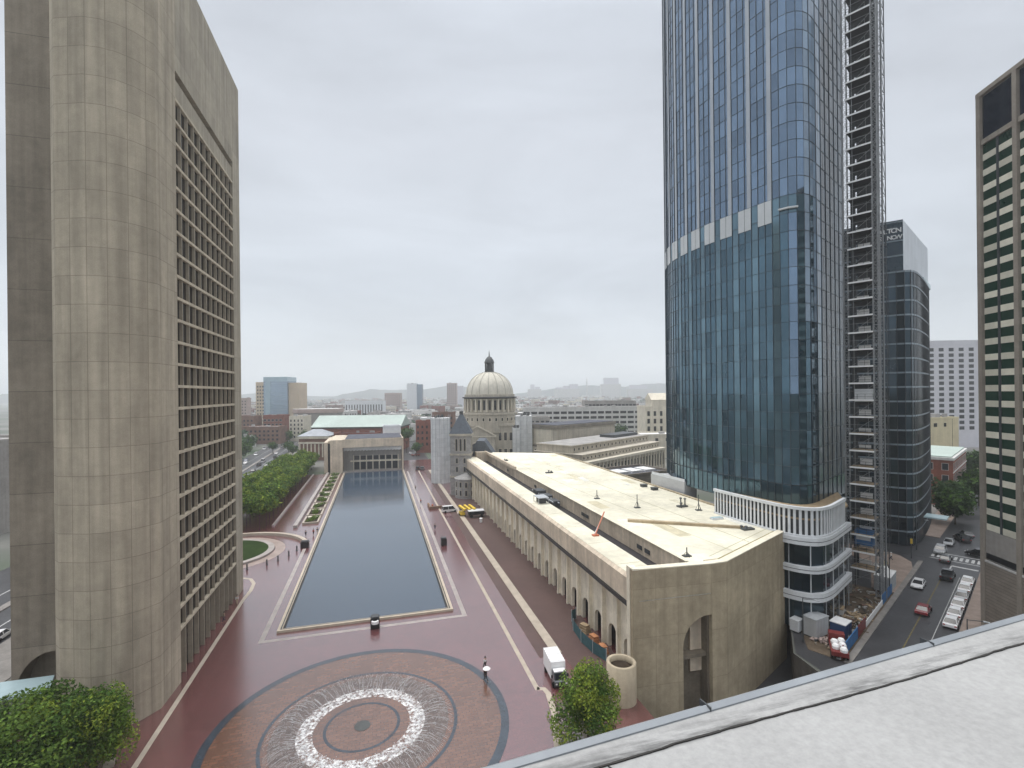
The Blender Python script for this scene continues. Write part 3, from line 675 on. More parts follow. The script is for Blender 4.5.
# things standing on its roof
def roof_kit(x, y, z, kind, label, h=1.4):
    r = random.Random(x * 7 + y); t = thing('roof_' + kind, label, kind.replace('_', ' '), (x, y, z))
    if kind == 'vent_cluster':
        for i in range(3):
            b = MB(); px, py = x + r.uniform(-.8, .8), y + r.uniform(-.8, .8); hh = r.uniform(.5, 1) * h
            b.lathe([(.14, 0), (.14, hh), (.3, hh), (.3, hh + .15), (0, hh + .3)], 8, (px, py, z)); b.build('vent_pipe', dark_metal, t)
        b = MB(); b.box(x - 1.1, x + 1.1, y - .5, y + .5, z, z + .3); b.build('base_pad', bronze, t)
    elif kind == 'antenna':
        b = MB(); b.bar((x, y, z), (x, y, z + h), .12); b.build('mast', dark_metal, t)
        b = MB(); b.bar((x, y, z + h * .5), (x + .7, y + .2, z), .05).bar((x, y, z + h * .5), (x - .6, y + .3, z), .05).bar((x, y, z + h * .5), (x, y - .7, z), .05); b.build('stay', dark_metal, t)
        b = MB(); b.box(x - .6, x + .6, y - .4, y + .4, z, z + .16); b.build('base_pad', bronze, t)
    elif kind == 'hatch':
        b = MB(); b.box(x - .7, x + .7, y - .6, y + .6, z, z + .55); b.build('kerb', dark_metal, t)
        b = MB(); b.box(x - .8, x + .8, y - .7, y + .7, z + .552, z + .68); b.build('lid', bronze, t)
    elif kind == 'skylight':
        b = MB(); b.box(x - 1.2, x + 1.2, y - .5, y + .5, z, z + .3); b.build('kerb', white_metal, t)
        b = MB(); b.box(x - 1.1, x + 1.1, y - .4, y + .4, z + .302, z + .4); b.build('pane', awning_glass, t)
    return t
rz = UZ + .05
roof_kit(48.2, 102.8, rz, 'antenna', 'small dark antenna with stays left of the middle of the cream roof', 2.0)
roof_kit(52.4, 92.2, rz, 'antenna', 'tallest dark antenna on the cream roof, on a wide base pad', 2.8)
roof_kit(61.8, 90.1, rz, 'vent_cluster', 'cluster of thin dark vent pipes near the right edge of the cream roof', 1.8)
roof_kit(63.1, 86.4, rz, 'antenna', 'thin mast on the cream roof next to the vent pipes at its right edge', 3.2)
roof_kit(62.4, 71.9, rz, 'vent_cluster', 'low vent pipes on the cream roof close to the angled end wall', .45)
roof_kit(62.0, 79.5, rz, 'skylight', 'flat pale skylight box near the right edge of the cream roof')
roof_kit(65.6, 112, rz, 'hatch', 'dark roof hatch at the right edge of the cream roof, farther of two')
roof_kit(65.9, 107.5, rz, 'hatch', 'dark roof hatch at the right edge of the cream roof, nearer of two')
roof_kit(43.9, 63.0, rz, 'antenna', 'slim grey post at the near left corner of the upper cream roof', 1.3)
roof_kit(50.0, 140, rz, 'vent_cluster', 'low vent pipes far back in the middle of the cream roof', .6)
roof_kit(44.0, 170, rz, 'vent_cluster', 'low vent pipes at the far left of the upper cream roof', .5)
t = thing('boom_crane', 'small orange crane boom leaning out of the roof recess of the colonnade building', 'crane', (37.2, 80.2, 14.36))
b = MB(); b.box(36.7, 37.8, 79.8, 80.6, 14.36, 14.6); b.build('base', orange_paint, t)
b = MB(); b.bar((37.2, 80.2, 14.5), (40.6, 83.5, 17.6), .19); b.build('boom', orange_paint, t)
b = MB(); b.bar((37.4, 80.9, 14.5), (39, 82, 16.1), .14); b.build('ram', galv, t)
t = thing('equipment_rack', 'grey steel equipment rack standing on the front roof strip by the recess', 'equipment rack', (36.6, 108, 14.36))
for i in range(4):
    b = MB(); x = 35.4 + (i % 2) * 2.4; y = 106.4 + (i // 2) * 3.6; b.bar((x, y, 14.36), (x, y, 15.7), .12); b.build('leg', galv, t)
b = MB(); b.box(35.3, 37.9, 106.3, 110.1, 15.7, 15.82); b.build('top_grille', galv, t)
b = MB(); b.box(35.8, 37.4, 107, 109.4, 14.5, 15.4); b.build('unit', dark_metal, t)
t = thing('roof_chiller', 'dark pipework and chillers in the roof recess by the grey rack', 'chiller', (40.4, 116, 12.5))
for i in range(3):
    b = MB(); y = 109 + i * 5; b.box(39.2, 41.6, y, y + 3.4, 12.5, 14.2 + .3 * i); b.build('unit', dark_metal, t)
b = MB(); b.bar((39.5, 108, 14.2), (39.5, 124, 14.2), .2).bar((41, 108, 13.9), (41, 124, 13.9), .25); b.build('pipe', galv, t)

# round concrete stair drum
t = thing('concrete_drum', 'round concrete planter drum in front of the end wall', 'drum', (30.2, 57.6, 0))
MB().lathe([(1.9, .05), (1.9, 5.0), (1.5, 5.0), (1.5, 4.3)], 40, (30.2, 57.6, 0)).build('wall', M('drum_concrete', (.40, .34, .25), .9, .25, var=.12, streak=.2), t, True)
MB().lathe([(1.5, 4.3), (0, 4.4)], 24, (30.2, 57.6, 0)).build('soil', soil, t)
# ------------------------------------------------------------------ glass skyscraper
gt = thing('glass_skyscraper', 'very tall curved blue glass skyscraper with a rounded corner and a paler middle belt', 'skyscraper', (85, 90, 0))
left = catmull([(92, 136), (80.2, 123), (72.2, 111.5), (68.6, 103.5), (67.6, 97), (67.6, 91), (68.3, 85.5), (69.5, 80), (70.5, 75.5), (71.3, 72.6), (72.6, 71.1), (74.4, 70.7), (77, 71.4), (82.6, 74.2), (93.4, 79.6), (97, 81.4)], 8)
left = [(x * 1.04, y * 1.04) for x, y in left]
PL = resample(left, 1.47)
FH = 3.40; Z0 = 22.16; NF = 37; ZT = Z0 + FH * 15      # belt storey begins at ZT
npl = len(PL) - 1
def near_i(p): return min(range(len(PL)), key=lambda i: math.dist(PL[i], p))
ic = near_i((75.5, 73.9))
inner = offset(PL, -.18)
b = MB(); poly = inner + [(113, 104), (108, 130)]
b.prism(poly, 17.5, Z0 + NF * FH - .5, 0); b.build('core', dark_metal, gt)
def pane(b, i, z0, z1, m, jit):
    a, c = PL[i], PL[i + 1]; dx, dy = c[0] - a[0], c[1] - a[1]; l = math.hypot(dx, dy); nx, ny = dy / l, -dx / l
    j = [random.gauss(0, jit) for _ in range(4)]
    q = [(a[0], a[1]), (c[0], c[1])]
    e_ = .03
    A = (a[0] + dx * e_ + nx * j[0], a[1] + dy * e_ + ny * j[0]); C = (c[0] - dx * e_ + nx * j[1], c[1] - dy * e_ + ny * j[1])
    b.face([(*A, z0 + .05), (*C, z0 + .05), (C[0] + nx * j[2], C[1] + ny * j[2], z1 - .05), (A[0] + nx * j[2], A[1] + ny * j[2], z1 - .05)], None, m)
rp = random.Random(11); cand = []
strip_i = set(i for i in range(0, ic - 3) if (ic - 4 - i) % 3 == 0)
for f in range(NF):
    z = Z0 + f * FH
    for i in range(npl):
        belt = f == 15
        upper = f > 15
        if False: m = 3
        elif belt: m = 4 if (i < ic - 3 and i % 3 != (ic - 3) % 3) else 2
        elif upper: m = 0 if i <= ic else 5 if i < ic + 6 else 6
        else:
            m = 2 if (i < ic and (ic - 3 - i) % 3 == 0) else 1
            if i == ic - 1 and f > 4: m = 0
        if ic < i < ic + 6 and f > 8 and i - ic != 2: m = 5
        if i >= ic + 6: m = 6
        elif i > ic and f <= 8: m = 1
        mid = Vector(((PL[i][0] + PL[i + 1][0]) / 2, (PL[i][1] + PL[i + 1][1]) / 2, z + FH / 2)); v = mid - CAM
        dx, dy = PL[i + 1][0] - PL[i][0], PL[i + 1][1] - PL[i][1]
        cosv = abs(-(v.x * dy - v.y * dx)) / v.length / math.hypot(dx, dy)
        cand.append((cosv / v.length_squared if z < 112 else 0, i, z, m))
strip_mat = M('pale_grey_pier_panel', (.36, .40, .45), .4, .5, var=.06, scale=.2)
belt_mat = M('belt_panel', (.50, .53, .55), .45, .5, var=.06, scale=.2)
PM = [glass_up, glass_lo, glass_lite, strip_mat, belt_mat, M('painted_sky_glass', (.20, .28, .38), .12, .6, var=.1, rnd=.25), M('hoist_bay_glass', (.05, .075, .10), .2, .5, var=.3, scale=.5, rnd=.5)]  # pale blue base colour on the right face stands in for reflected sky
cand.sort(key=lambda c: -c[0])
glassc = [c for c in cand if c[3] not in (3, 4)]
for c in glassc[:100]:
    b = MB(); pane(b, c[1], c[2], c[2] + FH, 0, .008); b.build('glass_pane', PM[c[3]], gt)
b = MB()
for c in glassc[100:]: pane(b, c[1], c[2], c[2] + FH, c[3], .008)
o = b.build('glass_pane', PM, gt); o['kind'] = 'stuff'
for c in cand:
    if c[3] == 4:
        b = MB(); pane(b, c[1], c[2] - 1.1, c[2] + FH, 0, 0); b.v = [v + Vector((-.14, -.03, 0)) for v in b.v]; b.build('belt_panel', belt_mat, gt)
op_ = offset(PL, .16)
for i in sorted(strip_i):
    b = MB()
    a, c = op_[i], op_[i + 1]; a = (a[0] + (c[0] - a[0]) * .42, a[1] + (c[1] - a[1]) * .42); b.face([(*a, ZT + FH), (*c, ZT + FH), (*c, Z0 + NF * FH), (*a, Z0 + NF * FH)]); b.build('pale_strip', strip_mat, gt)
op = offset(PL, .06); op2 = offset(PL, -.1)
for f in range(NF + 1):
    z = Z0 + f * FH; b = MB(); h = .045
    for i in range(npl):
        q = [op2[i], op2[i + 1]]; p = [op[i], op[i + 1]]
        b.face([(*p[0], z - h), (*p[1], z - h), (*p[1], z + h), (*p[0], z + h)]); b.face([(*p[0], z + h), (*p[1], z + h), (*q[1], z + h), (*q[0], z + h)]); b.face([(*q[0], z - h), (*q[1], z - h), (*p[1], z - h), (*p[0], z - h)])
    b.build('floor_line', M('slate_blue_mullion', (.045, .065, .085), .4, .5, metal=.3, var=.1), gt)
b = MB()
for i in range(npl + 1):
    p = op[i]
    if i > ic and i % 2: continue
    b.box(p[0] - .05, p[0] + .05, p[1] - .05, p[1] + .05, 18, Z0 + NF * FH)
b.build('mullions', MATS['slate_blue_mullion'], gt)['kind'] = 'stuff'
# glazed waist storey under the curtain wall
b = MB()
for i in range(npl): pane(b, i, 17.6, Z0 - .1, 0, .004)
b.build('waist_glazing', glass_lo, gt)
b = MB(); PP = offset(PL, .5)
b.band(PP[near_i((74.1, 75.5)):near_i((77.8, 73.5))], .5, Z0 + FH * 15.2, 0, .25); b.build('corner_ledge', white_metal, gt)

# podium with pale bands and a louvred screen
pc = catmull([(65.6, 90), (64.9, 83.5), (65.1, 79), (65.9, 72), (67.0, 67.3), (69.4, 64.9), (72.6, 65.3), (77, 67.4), (83.6, 70.8), (90, 74)], 6)
PP = resample(pc, .8)
b = MB(); b.prism(offset(PP, -.25) + [(96, 88), (77, 92)], .05, 18.3); b.build('podium_core', dark_metal, gt)
b = MB(); b.prism(offset(PP, -.0) + [(92, 80), (77, 91)], 18.3, 18.6); b.build('terrace', timber, gt)
for z0, z1 in ((14.2, 15.5), (9.6, 10.7), (4.9, 6.3)):
    q = offset(PP, .55); p = offset(PP, -.3)
    b = MB(); n = len(PP)
    for i in range(n - 1):
        b.face([(*q[i], z0), (*q[i + 1], z0), (*q[i + 1], z1), (*q[i], z1)]); b.face([(*q[i], z1), (*q[i + 1], z1), (*p[i + 1], z1), (*p[i], z1)]); b.face([(*p[i], z0), (*p[i + 1], z0), (*q[i + 1], z0), (*q[i], z0)])
    zz = (z0 + z1) / 2; qq = offset(PP, .58); b.build('pale_band', white_metal, gt)
    b = MB()
    for i in range(n - 1): b.face([(*qq[i], zz - .05), (*qq[i + 1], zz - .05), (*qq[i + 1], zz + .05), (*qq[i], zz + .05)])
    b.build('band_groove', dark_metal, gt)
for z0, z1 in ((10.7, 14.2), (6.3, 9.6), (.1, 4.9)):
    b = MB()
    for i in range(0, len(PP) - 3, 3):
        a, c = PP[i], PP[i + 3]; b.face([(*a, z0), (*c, z0), (*c, z1), (*a, z1)])
    b.build('podium_glazing', glass_30, gt)
    for i in range(0, len(PP), 4):
        b = MB(); b.box(PP[i][0] - .06, PP[i][0] + .06, PP[i][1] - .06, PP[i][1] + .06, z0, z1); b.build('podium_mullion', galv if i % 8 else white_metal, gt)
i0, i1 = 0, len(PP) - 4
q = offset(PP, .25)
b = MB(); b.band(q[i0:i1], .5, 20.0, 0, .5); b.build('louvre_rail', white_metal, gt); b = MB(); b.band(q[i0:i1], .4, 15.5, 0, .35); b.build('louvre_rail', white_metal, gt)
b = MB()
for i in range(i0, i1):
    a, c = q[i], q[i + 1]; L_ = .5; e_ = (a[0] + (c[0] - a[0]) * L_, a[1] + (c[1] - a[1]) * L_); b.face([(*a, 15.8), (*e_, 15.8), (*e_, 20), (*a, 20)]); p_ = offset(PP, .05)[i]; b.face([(*p_, 15.8), (*a, 15.8), (*a, 20), (*p_, 20)])
o = b.build('louvre_slats', white_metal, gt); o['kind'] = 'stuff'
b = MB(); p = offset(PP, -.05)
for i in range(i0, i1): b.face([(*p[i], 15.5), (*p[i + 1], 15.5), (*p[i + 1], 20.2), (*p[i], 20.2)])
b.build('louvre_back', dark_metal, gt)
b = MB()
P3 = [(71.8, 103), (73.2, 121)]
b.prism([(69.95, 101.0), (73, 100.6), (75, 113), (68.9, 114)], .1, 18.4); b.build('side_wing', louvre_grey, gt)
b = MB(); b.band([(70.1, 101.1), (69.1, 113.8)], .12, 18.4, 0, .6); b.build('parapet_rail', white_metal, gt)

# ------------------------------------------------------------------ construction hoist
ht = thing('construction_hoist', 'tall steel hoist tower with plank landings beside the glass skyscraper', 'hoist tower', (90, 73, 0))
HF = (89.3, 75.7, 0, math.atan2(NOUT[1], NOUT[0]))     # local x outward, local y along the street
HX = 6.0; HY = 3.2; HTOP = 116.4
def lattice(x, y, w, z1, name='mast'):
    b = MB(HF)
    for sx in (-1, 1):
        for sy in (-1, 1): b.bar((x + sx * w, y + sy * w, .1), (x + sx * w, y + sy * w, z1), .10)
    z = .6; k = 0
    while z < z1 - 1.2:
        for (ax, ay), (bx, by) in (((-1, -1), (1, -1)), ((1, -1), (1, 1)), ((1, 1), (-1, 1)), ((-1, 1), (-1, -1))):
            b.bar((x + ax * w, y + ay * w, z), (x + bx * w, y + by * w, z), .055)
            s = k % 2; b.bar((x + (ax if s else bx) * w, y + (ay if s else by) * w, z), (x + (bx if s else ax) * w, y + (by if s else ay) * w, z + 1.2), .05)
        z += 1.2; k += 1
    b.build(name, M('hoist_steel', (.30, .31, .32), .5, .5, metal=.2, var=.15), ht)
lattice(.1, 0.2, .36, HTOP + 1); lattice(HX - 1.1, 0.2, .42, HTOP + 7); lattice(HX - .2, 0.3, .26, HTOP + 4)
FH = 3.27; nfl = int((HTOP - 3) / FH)
rp = random.Random(4)
for k in range(nfl + 1):
    z = HTOP - FH * k
    b = MB(HF); b.box(.5, HX - 1.5, -.3, HY, z - .16, z, 0, 1); b.build('landing', [black_paint, timber], ht)
    b = MB(HF); b.box(.5, HX - 1.5, HY - .25, HY - .15, z - FH + 2.1, z - .17); b.box(.5, 1.2, HY - .25, HY - .15, z - FH, z - FH + 2.09); b.build('mesh_panel', dark_metal, ht)
    b = MB(HF); b.bar((.5, 1.4, z - FH), (HX - 1.5, 1.4, z - .2), .07); b.bar((1.4, -.2, z - FH), (1.4, -.2, z - .2), .07); b.bar((3.0, HY - .3, z - FH), (3.0, HY - .3, z - .2), .07); b.bar((.5, -.3, z - 1.6), (HX - 1.5, -.3, z - 1.6), .05); b.build('brace', MATS.get('hoist_steel') or galv, ht)
    b = MB(HF); b.box(.5, HX - 1.5, -.42, -.31, z - .24, z + .06); b.build('edge_beam', bright_edge, ht)
    if k:
        b = MB(HF)
        b.bar((.5, -.35, z + 1.1), (HX - 1.5, -.35, z + 1.1), .05); b.bar((.5, -.35, z + .6), (HX - 1.5, -.35, z + .6), .05)
        for i in range(4): x = .6 + (HX - 2.2) * i / 3; b.bar((x, -.35, z), (x, -.35, z + 1.1), .05)
        b.build('guard_rail', dark_metal, ht)
        if k > 11:
            b = MB(HF); x = 1.2 + rp.random() * .4; b.box(x, x + 2.0, HY - .4, HY - .3, z + .2, z + .8 + .7 * rp.random()); b.build('landing_gate', bright_edge, ht)
b = MB(HF)
for x, y in ((.5, HY), (HX - 1.5, HY), (HX, HY), (HX, 0)):
    b.bar((x, y, 0.1), (x, y, HTOP), .14)
for k in range(nfl):
    z = HTOP - FH * k; b.bar((HX - 1.5, HY, z), (HX, HY, z - FH), .07); b.bar((HX, 0, z), (HX, HY, z - FH), .07); b.bar((HX, 0, z), (HX, HY, z), .07); b.bar((HX - 1.5, HY, z), (HX, HY, z), .07)
b.build('scaffold_frame', dark_metal, ht)
b = MB(HF); b.box(.3, 1.0, HY - .12, HY + .1, 4, HTOP); b.box(1, HX - 1.6, HY + 1.8, HY + 1.95, 60, HTOP); b.build('dark_screen', dark_metal, ht)
b = MB(HF); b.box(1.0, 3.9, .6, 2.6, 9.6, 12.4); b.build('hoist_car', blue_vinyl, ht)
b = MB(HF); b.box(1.3, 3.6, .48, .59, 10.6, 11.4); b.build('car_sign', white_metal, ht)
b = MB(HF); b.box(1.2, 4., .7, 2.4, 37.5, 40); b.build('hoist_car', white_metal, ht)

# ------------------------------------------------------------------ dark office block with the rooftop lettering
ob = thing('sign_office_block', 'dark glass office block with pale floor lines and white lettering at its top', 'office block', (135, 105, 0))
P0 = (128.7, 93.1)
Ln = (-.62, .785)
cn_ = catmull([(P0[0] + Ln[0] * 26, P0[1] + Ln[1] * 26), (P0[0] + Ln[0] * 24, P0[1] + Ln[1] * 24), (P0[0] + Ln[0] * 12, P0[1] + Ln[1] * 12), (P0[0] + Ln[0] * 4, P0[1] + Ln[1] * 4), (P0[0] - .3, P0[1] + .6), (P0[0] + 1.6, P0[1] - .5), (P0[0] + 7, P0[1] + 1.5), (P0[0] + 20, P0[1] + 8.6), (P0[0] + 33, P0[1] + 16.6), (P0[0] + 35.6, P0[1] + 19.6), (P0[0] + 35, P0[1] + 23), (P0[0] + 32, P0[1] + 30)], 6)
PO = resample(cn_, 1.6)
b = MB(); b.prism(offset(PO, -.12), .1, 70); b.build('core', dark_metal, ob)
nfo = 19; fh = 69.6 / nfo
for k in range(nfo):
    b = MB()
    for i in range(len(PO) - 1): b.face([(*PO[i], k * fh + .3), (*PO[i + 1], k * fh + .3), (*PO[i + 1], k * fh + fh), (*PO[i], k * fh + fh)])
    b.build('glass_band', glass_30, ob)
    q = offset(PO, .12); b = MB()
    for i in range(len(PO) - 1): b.face([(*q[i], k * fh + fh - .12), (*q[i + 1], k * fh + fh - .12), (*q[i + 1], k * fh + fh + .3), (*q[i], k * fh + fh + .3)])
    b.build('floor_line', M('steel_blue_spandrel', (.22, .27, .31), .4, .5, var=.08), ob)
q = offset(PO, .1); b = MB()
for i in range(0, len(PO), 1): b.box(q[i][0] - .05, q[i][0] + .05, q[i][1] - .05, q[i][1] + .05, .3, 70)
b.build('mullions', dark_metal, ob)['kind'] = 'stuff'
A = (P0[0] + Ln[0] * 24, P0[1] + Ln[1] * 24); B_ = (P0[0] + 34.3, P0[1] + 17.6)
b = MB(); b.prism([A, P0, (P0[0] + 8, P0[1] + 20)], 70, 82.8); b.build('crown_front', glass_30, ob)
for z in (73.6, 77.4, 82.2):
    ang = math.atan2(-Ln[1], -Ln[0]); b = MB((A[0], A[1], 0, ang)); b.box(0, 24, -.15, -.01, z, z + .35); b.build('crown_line', MATS['steel_blue_spandrel'], ob)
b = MB(); b.prism([(P0[0] + .02, P0[1] + .01), B_, (B_[0] - 6, B_[1] + 12), (P0[0] + 8.1, P0[1] + 20)], 70, 82.7); b.build('crown_side', M('pale_crown_panels', (.52, .55, .59), .35, .5, var=.05, scale=.1, grid=(2.6, 4, .05), gcol=.8), ob)
def letters(txt, parent, fr, x0, x1, z, h, mat):
    for i, chx in enumerate(txt):
        if chx == ' ': continue
        cu = bpy.data.curves.new('letter', 'FONT'); cu.body = chx; cu.size = h * 1.4; cu.extrude = .06; cu.align_x = 'CENTER'; cu.materials.append(mat); cu.offset = .045
        o = bpy.data.objects.new('letter', cu); me = bpy.data.meshes.new_from_object(o); bpy.data.objects.remove(o); o = bpy.data.objects.new('letter', me); COL.objects.link(o); o.parent = parent
        x = x0 + (x1 - x0) * (i + .5) / len(txt)
        o.matrix_local = wmat(parent).inverted() @ (Matrix.Translation(fr[:3]) @ Matrix.Rotation(fr[3], 4, 'Z') @ Matrix.Translation((x, -.1, z)) @ Matrix.Rotation(R(90), 4, 'X'))
fr = (A[0], A[1], 0, math.atan2(-Ln[1], -Ln[0]))
letters('@ 30 DALTON', ob, fr, 13.4, 23.6, 79.75, 1.15, sign_white)
letters('STUDIOS NOW', ob, fr, 13.4, 23.6, 78.1, 1.0, sign_white)
b = MB(); b.prism([(P0[0] + 34.5, P0[1] + 17), (P0[0] + 36, P0[1] + 20), (P0[0] + 20, P0[1] + 10), (P0[0] + 20.3, P0[1] + 9.2)], 70.0, 71.4); b.build('bay_parapet', awning_glass, ob)
b = MB((133, 92.7, 0, UA)); b.box(5, 10, -4.5, 0, 6.2, 6.5); cano = b.build('entrance_canopy', awning_glass, ob)

# ------------------------------------------------------------------ tower with cream and green window bands at the right edge
rt = thing('striped_tower', 'tall tower with grey piers and alternating cream and dark green window bands', 'tower', (98, 55, 0))
RA = math.atan2(50.5 - 58.6, 94.4 - 98.0)
RF = (98.0, 58.6, 0, RA)                # local x along the visible face towards the viewer, outside = -y ... faces the street
b = MB(RF); b.box(.0, 30, .35, 22, 0, 88.6); b.build('core', pale_conc, rt)
piers = [0, 7.05, 14.1, 21.2]
for x in piers:
    b = MB(RF); b.box(x - .0, x + .8, -.3, .34, 0, 88.6); b.build('pier', brown_pier, rt)
b = MB(RF); b.box(.0, 30, -.32, 22, 88.61, 89.3); b.build('roof_edge', brown_pier, rt)
b = MB(RF)
for x in piers[:3]: b.box(x + 1.0, x + 7.0, .05, .34, 81.3, 88.3)
b.build('louvre_panel', navy_glass, rt)
nr = 25; sh = (80.2 - 16.4) / nr
for x in piers[:3]:
    for xa, xb in ((x + 1.0, x + 3.75), (x + 4.2, x + 7.0)):
        for k in range(nr):
            z = 16.4 + k * sh
            b = MB(RF); b.box(xa, xb, .0, .33, z + .02, z + 1.05); b.build('cream_panel', cream_panel, rt)
        b = MB(RF); b.box(xa, xb, .06, .32, 16.4, 80.3); b.build('green_window_strip', green_glass, rt)
    b = MB(RF); b.box(x + 3.76, x + 4.19, -.08, .32, 16.4, 80.3); b.build('mullion', dark_metal, rt)
    b = MB(RF); b.box(x + .96, x + 7.04, -.2, .33, 80.35, 81.2); b.build('top_band', brown_pier, rt)
    b = MB(RF); b.box(x + .96, x + 7.04, -.1, .33, 12.6, 16.35); b.build('lower_band', grey_conc, rt)
b = MB(RF); b.box(.96, 24, -.05, .34, 11.6, 12.5); b.build('dark_slot', black_paint, rt)
b = MB(RF); b.box(.82, 7.04, -.12, .33, 0, 11.0); b.box(7.86, 30, -.12, .33, 0, 11.0); b.build('plinth', plinth_tan, rt)
b = MB(RF); b.box(.82, 7.04, -.2, .33, 11.002, 11.3); b.box(7.86, 30, -.2, .33, 11.002, 11.3); b.build('plinth_cap', pale_conc, rt)

# ------------------------------------------------------------------ generic city block
def flat_dir(px_left, px_right): pass
def block(name, label, cat, p, a, w, d, h, wall, roof, rows=0, cols=0, wz=(2, 1.5, 1.6), glass=dark_glass, frame=None, scols=0, parapet=.8, group=None, cap=100, sides=(True, True), z0w=2.5, roofbits=True):
    """p: nearest-left corner of the front (facing -y of the block frame), a: direction of the front"""
    t = thing(name, label, cat, (p[0], p[1], 0), 0, group)
    F = (p[0], p[1], 0, a)
    b = MB(F); b.box(0, w, 0, d, 0, h); b.build('wall', wall, t)
    b = MB(F); b.box(.4, w - .4, .4, d - .4, h + .003, h + .05); 
    b.build('roof', roof, t)
    if parapet:
        b = MB(F); q = .38
        for x0, x1, y0, y1 in ((-.1, w + .1, -.1, q), (-.1, w + .1, d - q, d + .1), (-.1, q, q, d - q), (w - q, w + .1, q, d - q)): b.box(x0, x1, y0, y1, h + .002, h + parapet)
        b.build('parapet', wall, t)
    if roofbits:
        r = random.Random(int(p[0] * 3 + p[1]))
        b = MB(F)
        for i in range(max(2, int(w * d / 260))):
            x, y = r.uniform(.1, .8) * w, r.uniform(.2, .8) * d; s = r.uniform(.8, 2.2); b.box(x, x + s * 1.6, y, y + s, h + .05, h + .05 + r.uniform(.6, 2.2))
        b.build('roof_unit', flat_roof, t)
    if rows and cols:
        mesh = window_mesh('window', wz[1], wz[2], frame or wall, glass, fw=.12)
        zs = [z0w + k * (h - z0w - .6) / rows for k in range(rows)]
        windows(t, (p[0], p[1], 0, a), lin(0, w, cols), zs, mesh, cap=cap)
        if scols:
            if sides[0]:
                e = frame_pt(F, (0, d, 0)); windows(t, (e.x, e.y, 0, a - R(90)), lin(0, d, scols), zs, mesh, cap=max(0, 99 - rows * cols))
            if sides[1]:
                e = frame_pt(F, (w, 0, 0)); windows(t, (e.x, e.y, 0, a + R(90)), lin(0, d, scols), zs, mesh, cap=max(0, 99 - rows * cols))
    return t
PERP = R(0)
CA = -R(15.4)                            # direction facing the viewpoint, used by far blocks
# ------------------------------------------------------------------ reflection hall at the far end of the pool
sh_ = thing('concave_hall', 'cream concrete hall with a long concave glazed recess at the far end of the pool', 'hall', (-5, 275, 0))
SY = 264.
b = MB(); b.box(-23.2, -17.2, SY, 296, 0, 16.7); b.build('end_block', conc_fascia, sh_)
b = MB(); b.box(-26.2, -24.4, SY + 1, 296, 0, 15.6); b.box(-24.39, -23.21, SY + 2.5, 296, 15, 16.2); b.build('stair_block', conc_fascia, sh_)
b = MB(); b.box(-24.38, -23.22, SY + 2, SY + 2.4, 0, 14.8); b.build('slot_window', dark_glass, sh_)
b = MB(); b.box(-17.19, 13.2, SY, SY + 7, 12.7, 16.9); b.box(12.4, 13.2, SY, 296, 0, 12.69); b.build('lintel', conc_fascia, sh_)
b = MB(); b.box(-17.19, 13.2, SY + 7.01, 296, 12.7, 16.5); b.build('roof_block', conc_fascia, sh_)
b = MB(); b.box(-16, 12.5, SY + 1, 294, 16.91, 17.1); b.build('roof', dark_roof, sh_)
arc = [(-17 + 29.2 * i / 18, SY + 3.6 - 3.0 * ((i / 18) ** 1.6)) for i in range(19)]
b = MB(); n = len(arc)
for i in range(n - 1): b.face([(*arc[i], 10.4), (*arc[i + 1], 10.9), (*arc[i + 1], 12.65), (*arc[i], 12.3)]); b.face([(arc[i][0], arc[i][1] + 1, 10.4), (arc[i + 1][0], arc[i + 1][1] + 1, 10.9), (*arc[i + 1], 10.9), (*arc[i], 10.4)])
b.build('curved_canopy', white_roof, sh_)
q = [(x, y + 2.6) for x, y in arc]
b = MB()
for i in range(n - 1): b.face([(*q[i], 0), (*q[i + 1], 0), (*q[i + 1], 12.6), (*q[i], 12.6)])
b.build('recess_wall', grey_conc, sh_)
for i in range(3, n - 3, 2):
    b = MB(); x0, y0 = q[i]; x1, y1 = q[i + 2]; f_ = .12
    for z0, z1 in ((.6, 4.4), (5.6, 7.6)): b.face([(x0 + (x1 - x0) * f_, y0 + (y1 - y0) * f_ - .06, z0), (x1 - (x1 - x0) * f_, y1 - (y1 - y0) * f_ - .06, z0), (x1 - (x1 - x0) * f_, y1 - (y1 - y0) * f_ - .06, z1), (x0 + (x1 - x0) * f_, y0 + (y1 - y0) * f_ - .06, z1)])
    b.build('window', dark_glass, sh_)
for i in range(3, n - 1, 2):
    b = MB(); b.box(q[i][0] - .16, q[i][0] + .16, q[i][1] - .5, q[i][1] - .08, 0, 8); b.build('column', conc_fin, sh_)
b = MB(); b.band([(x, y - .3) for x, y in q[2:]], .5, 4.6, 0, .7); b.build('balcony_band', conc_fin, sh_)
b = MB(); b.box(-17.1, 12.4, SY - .6, SY + 1, 0, .7); b.build('terrace_edge', granite_pink, sh_)
block('stair_penthouse', 'white boxy penthouse with a dark window strip behind the concave hall', 'penthouse', (3.2, 297), 0, 10.2, 9, 20.6, white_metal, white_roof, 1, 3, (1, 2.4, 1.4), z0w=15.5, roofbits=False)

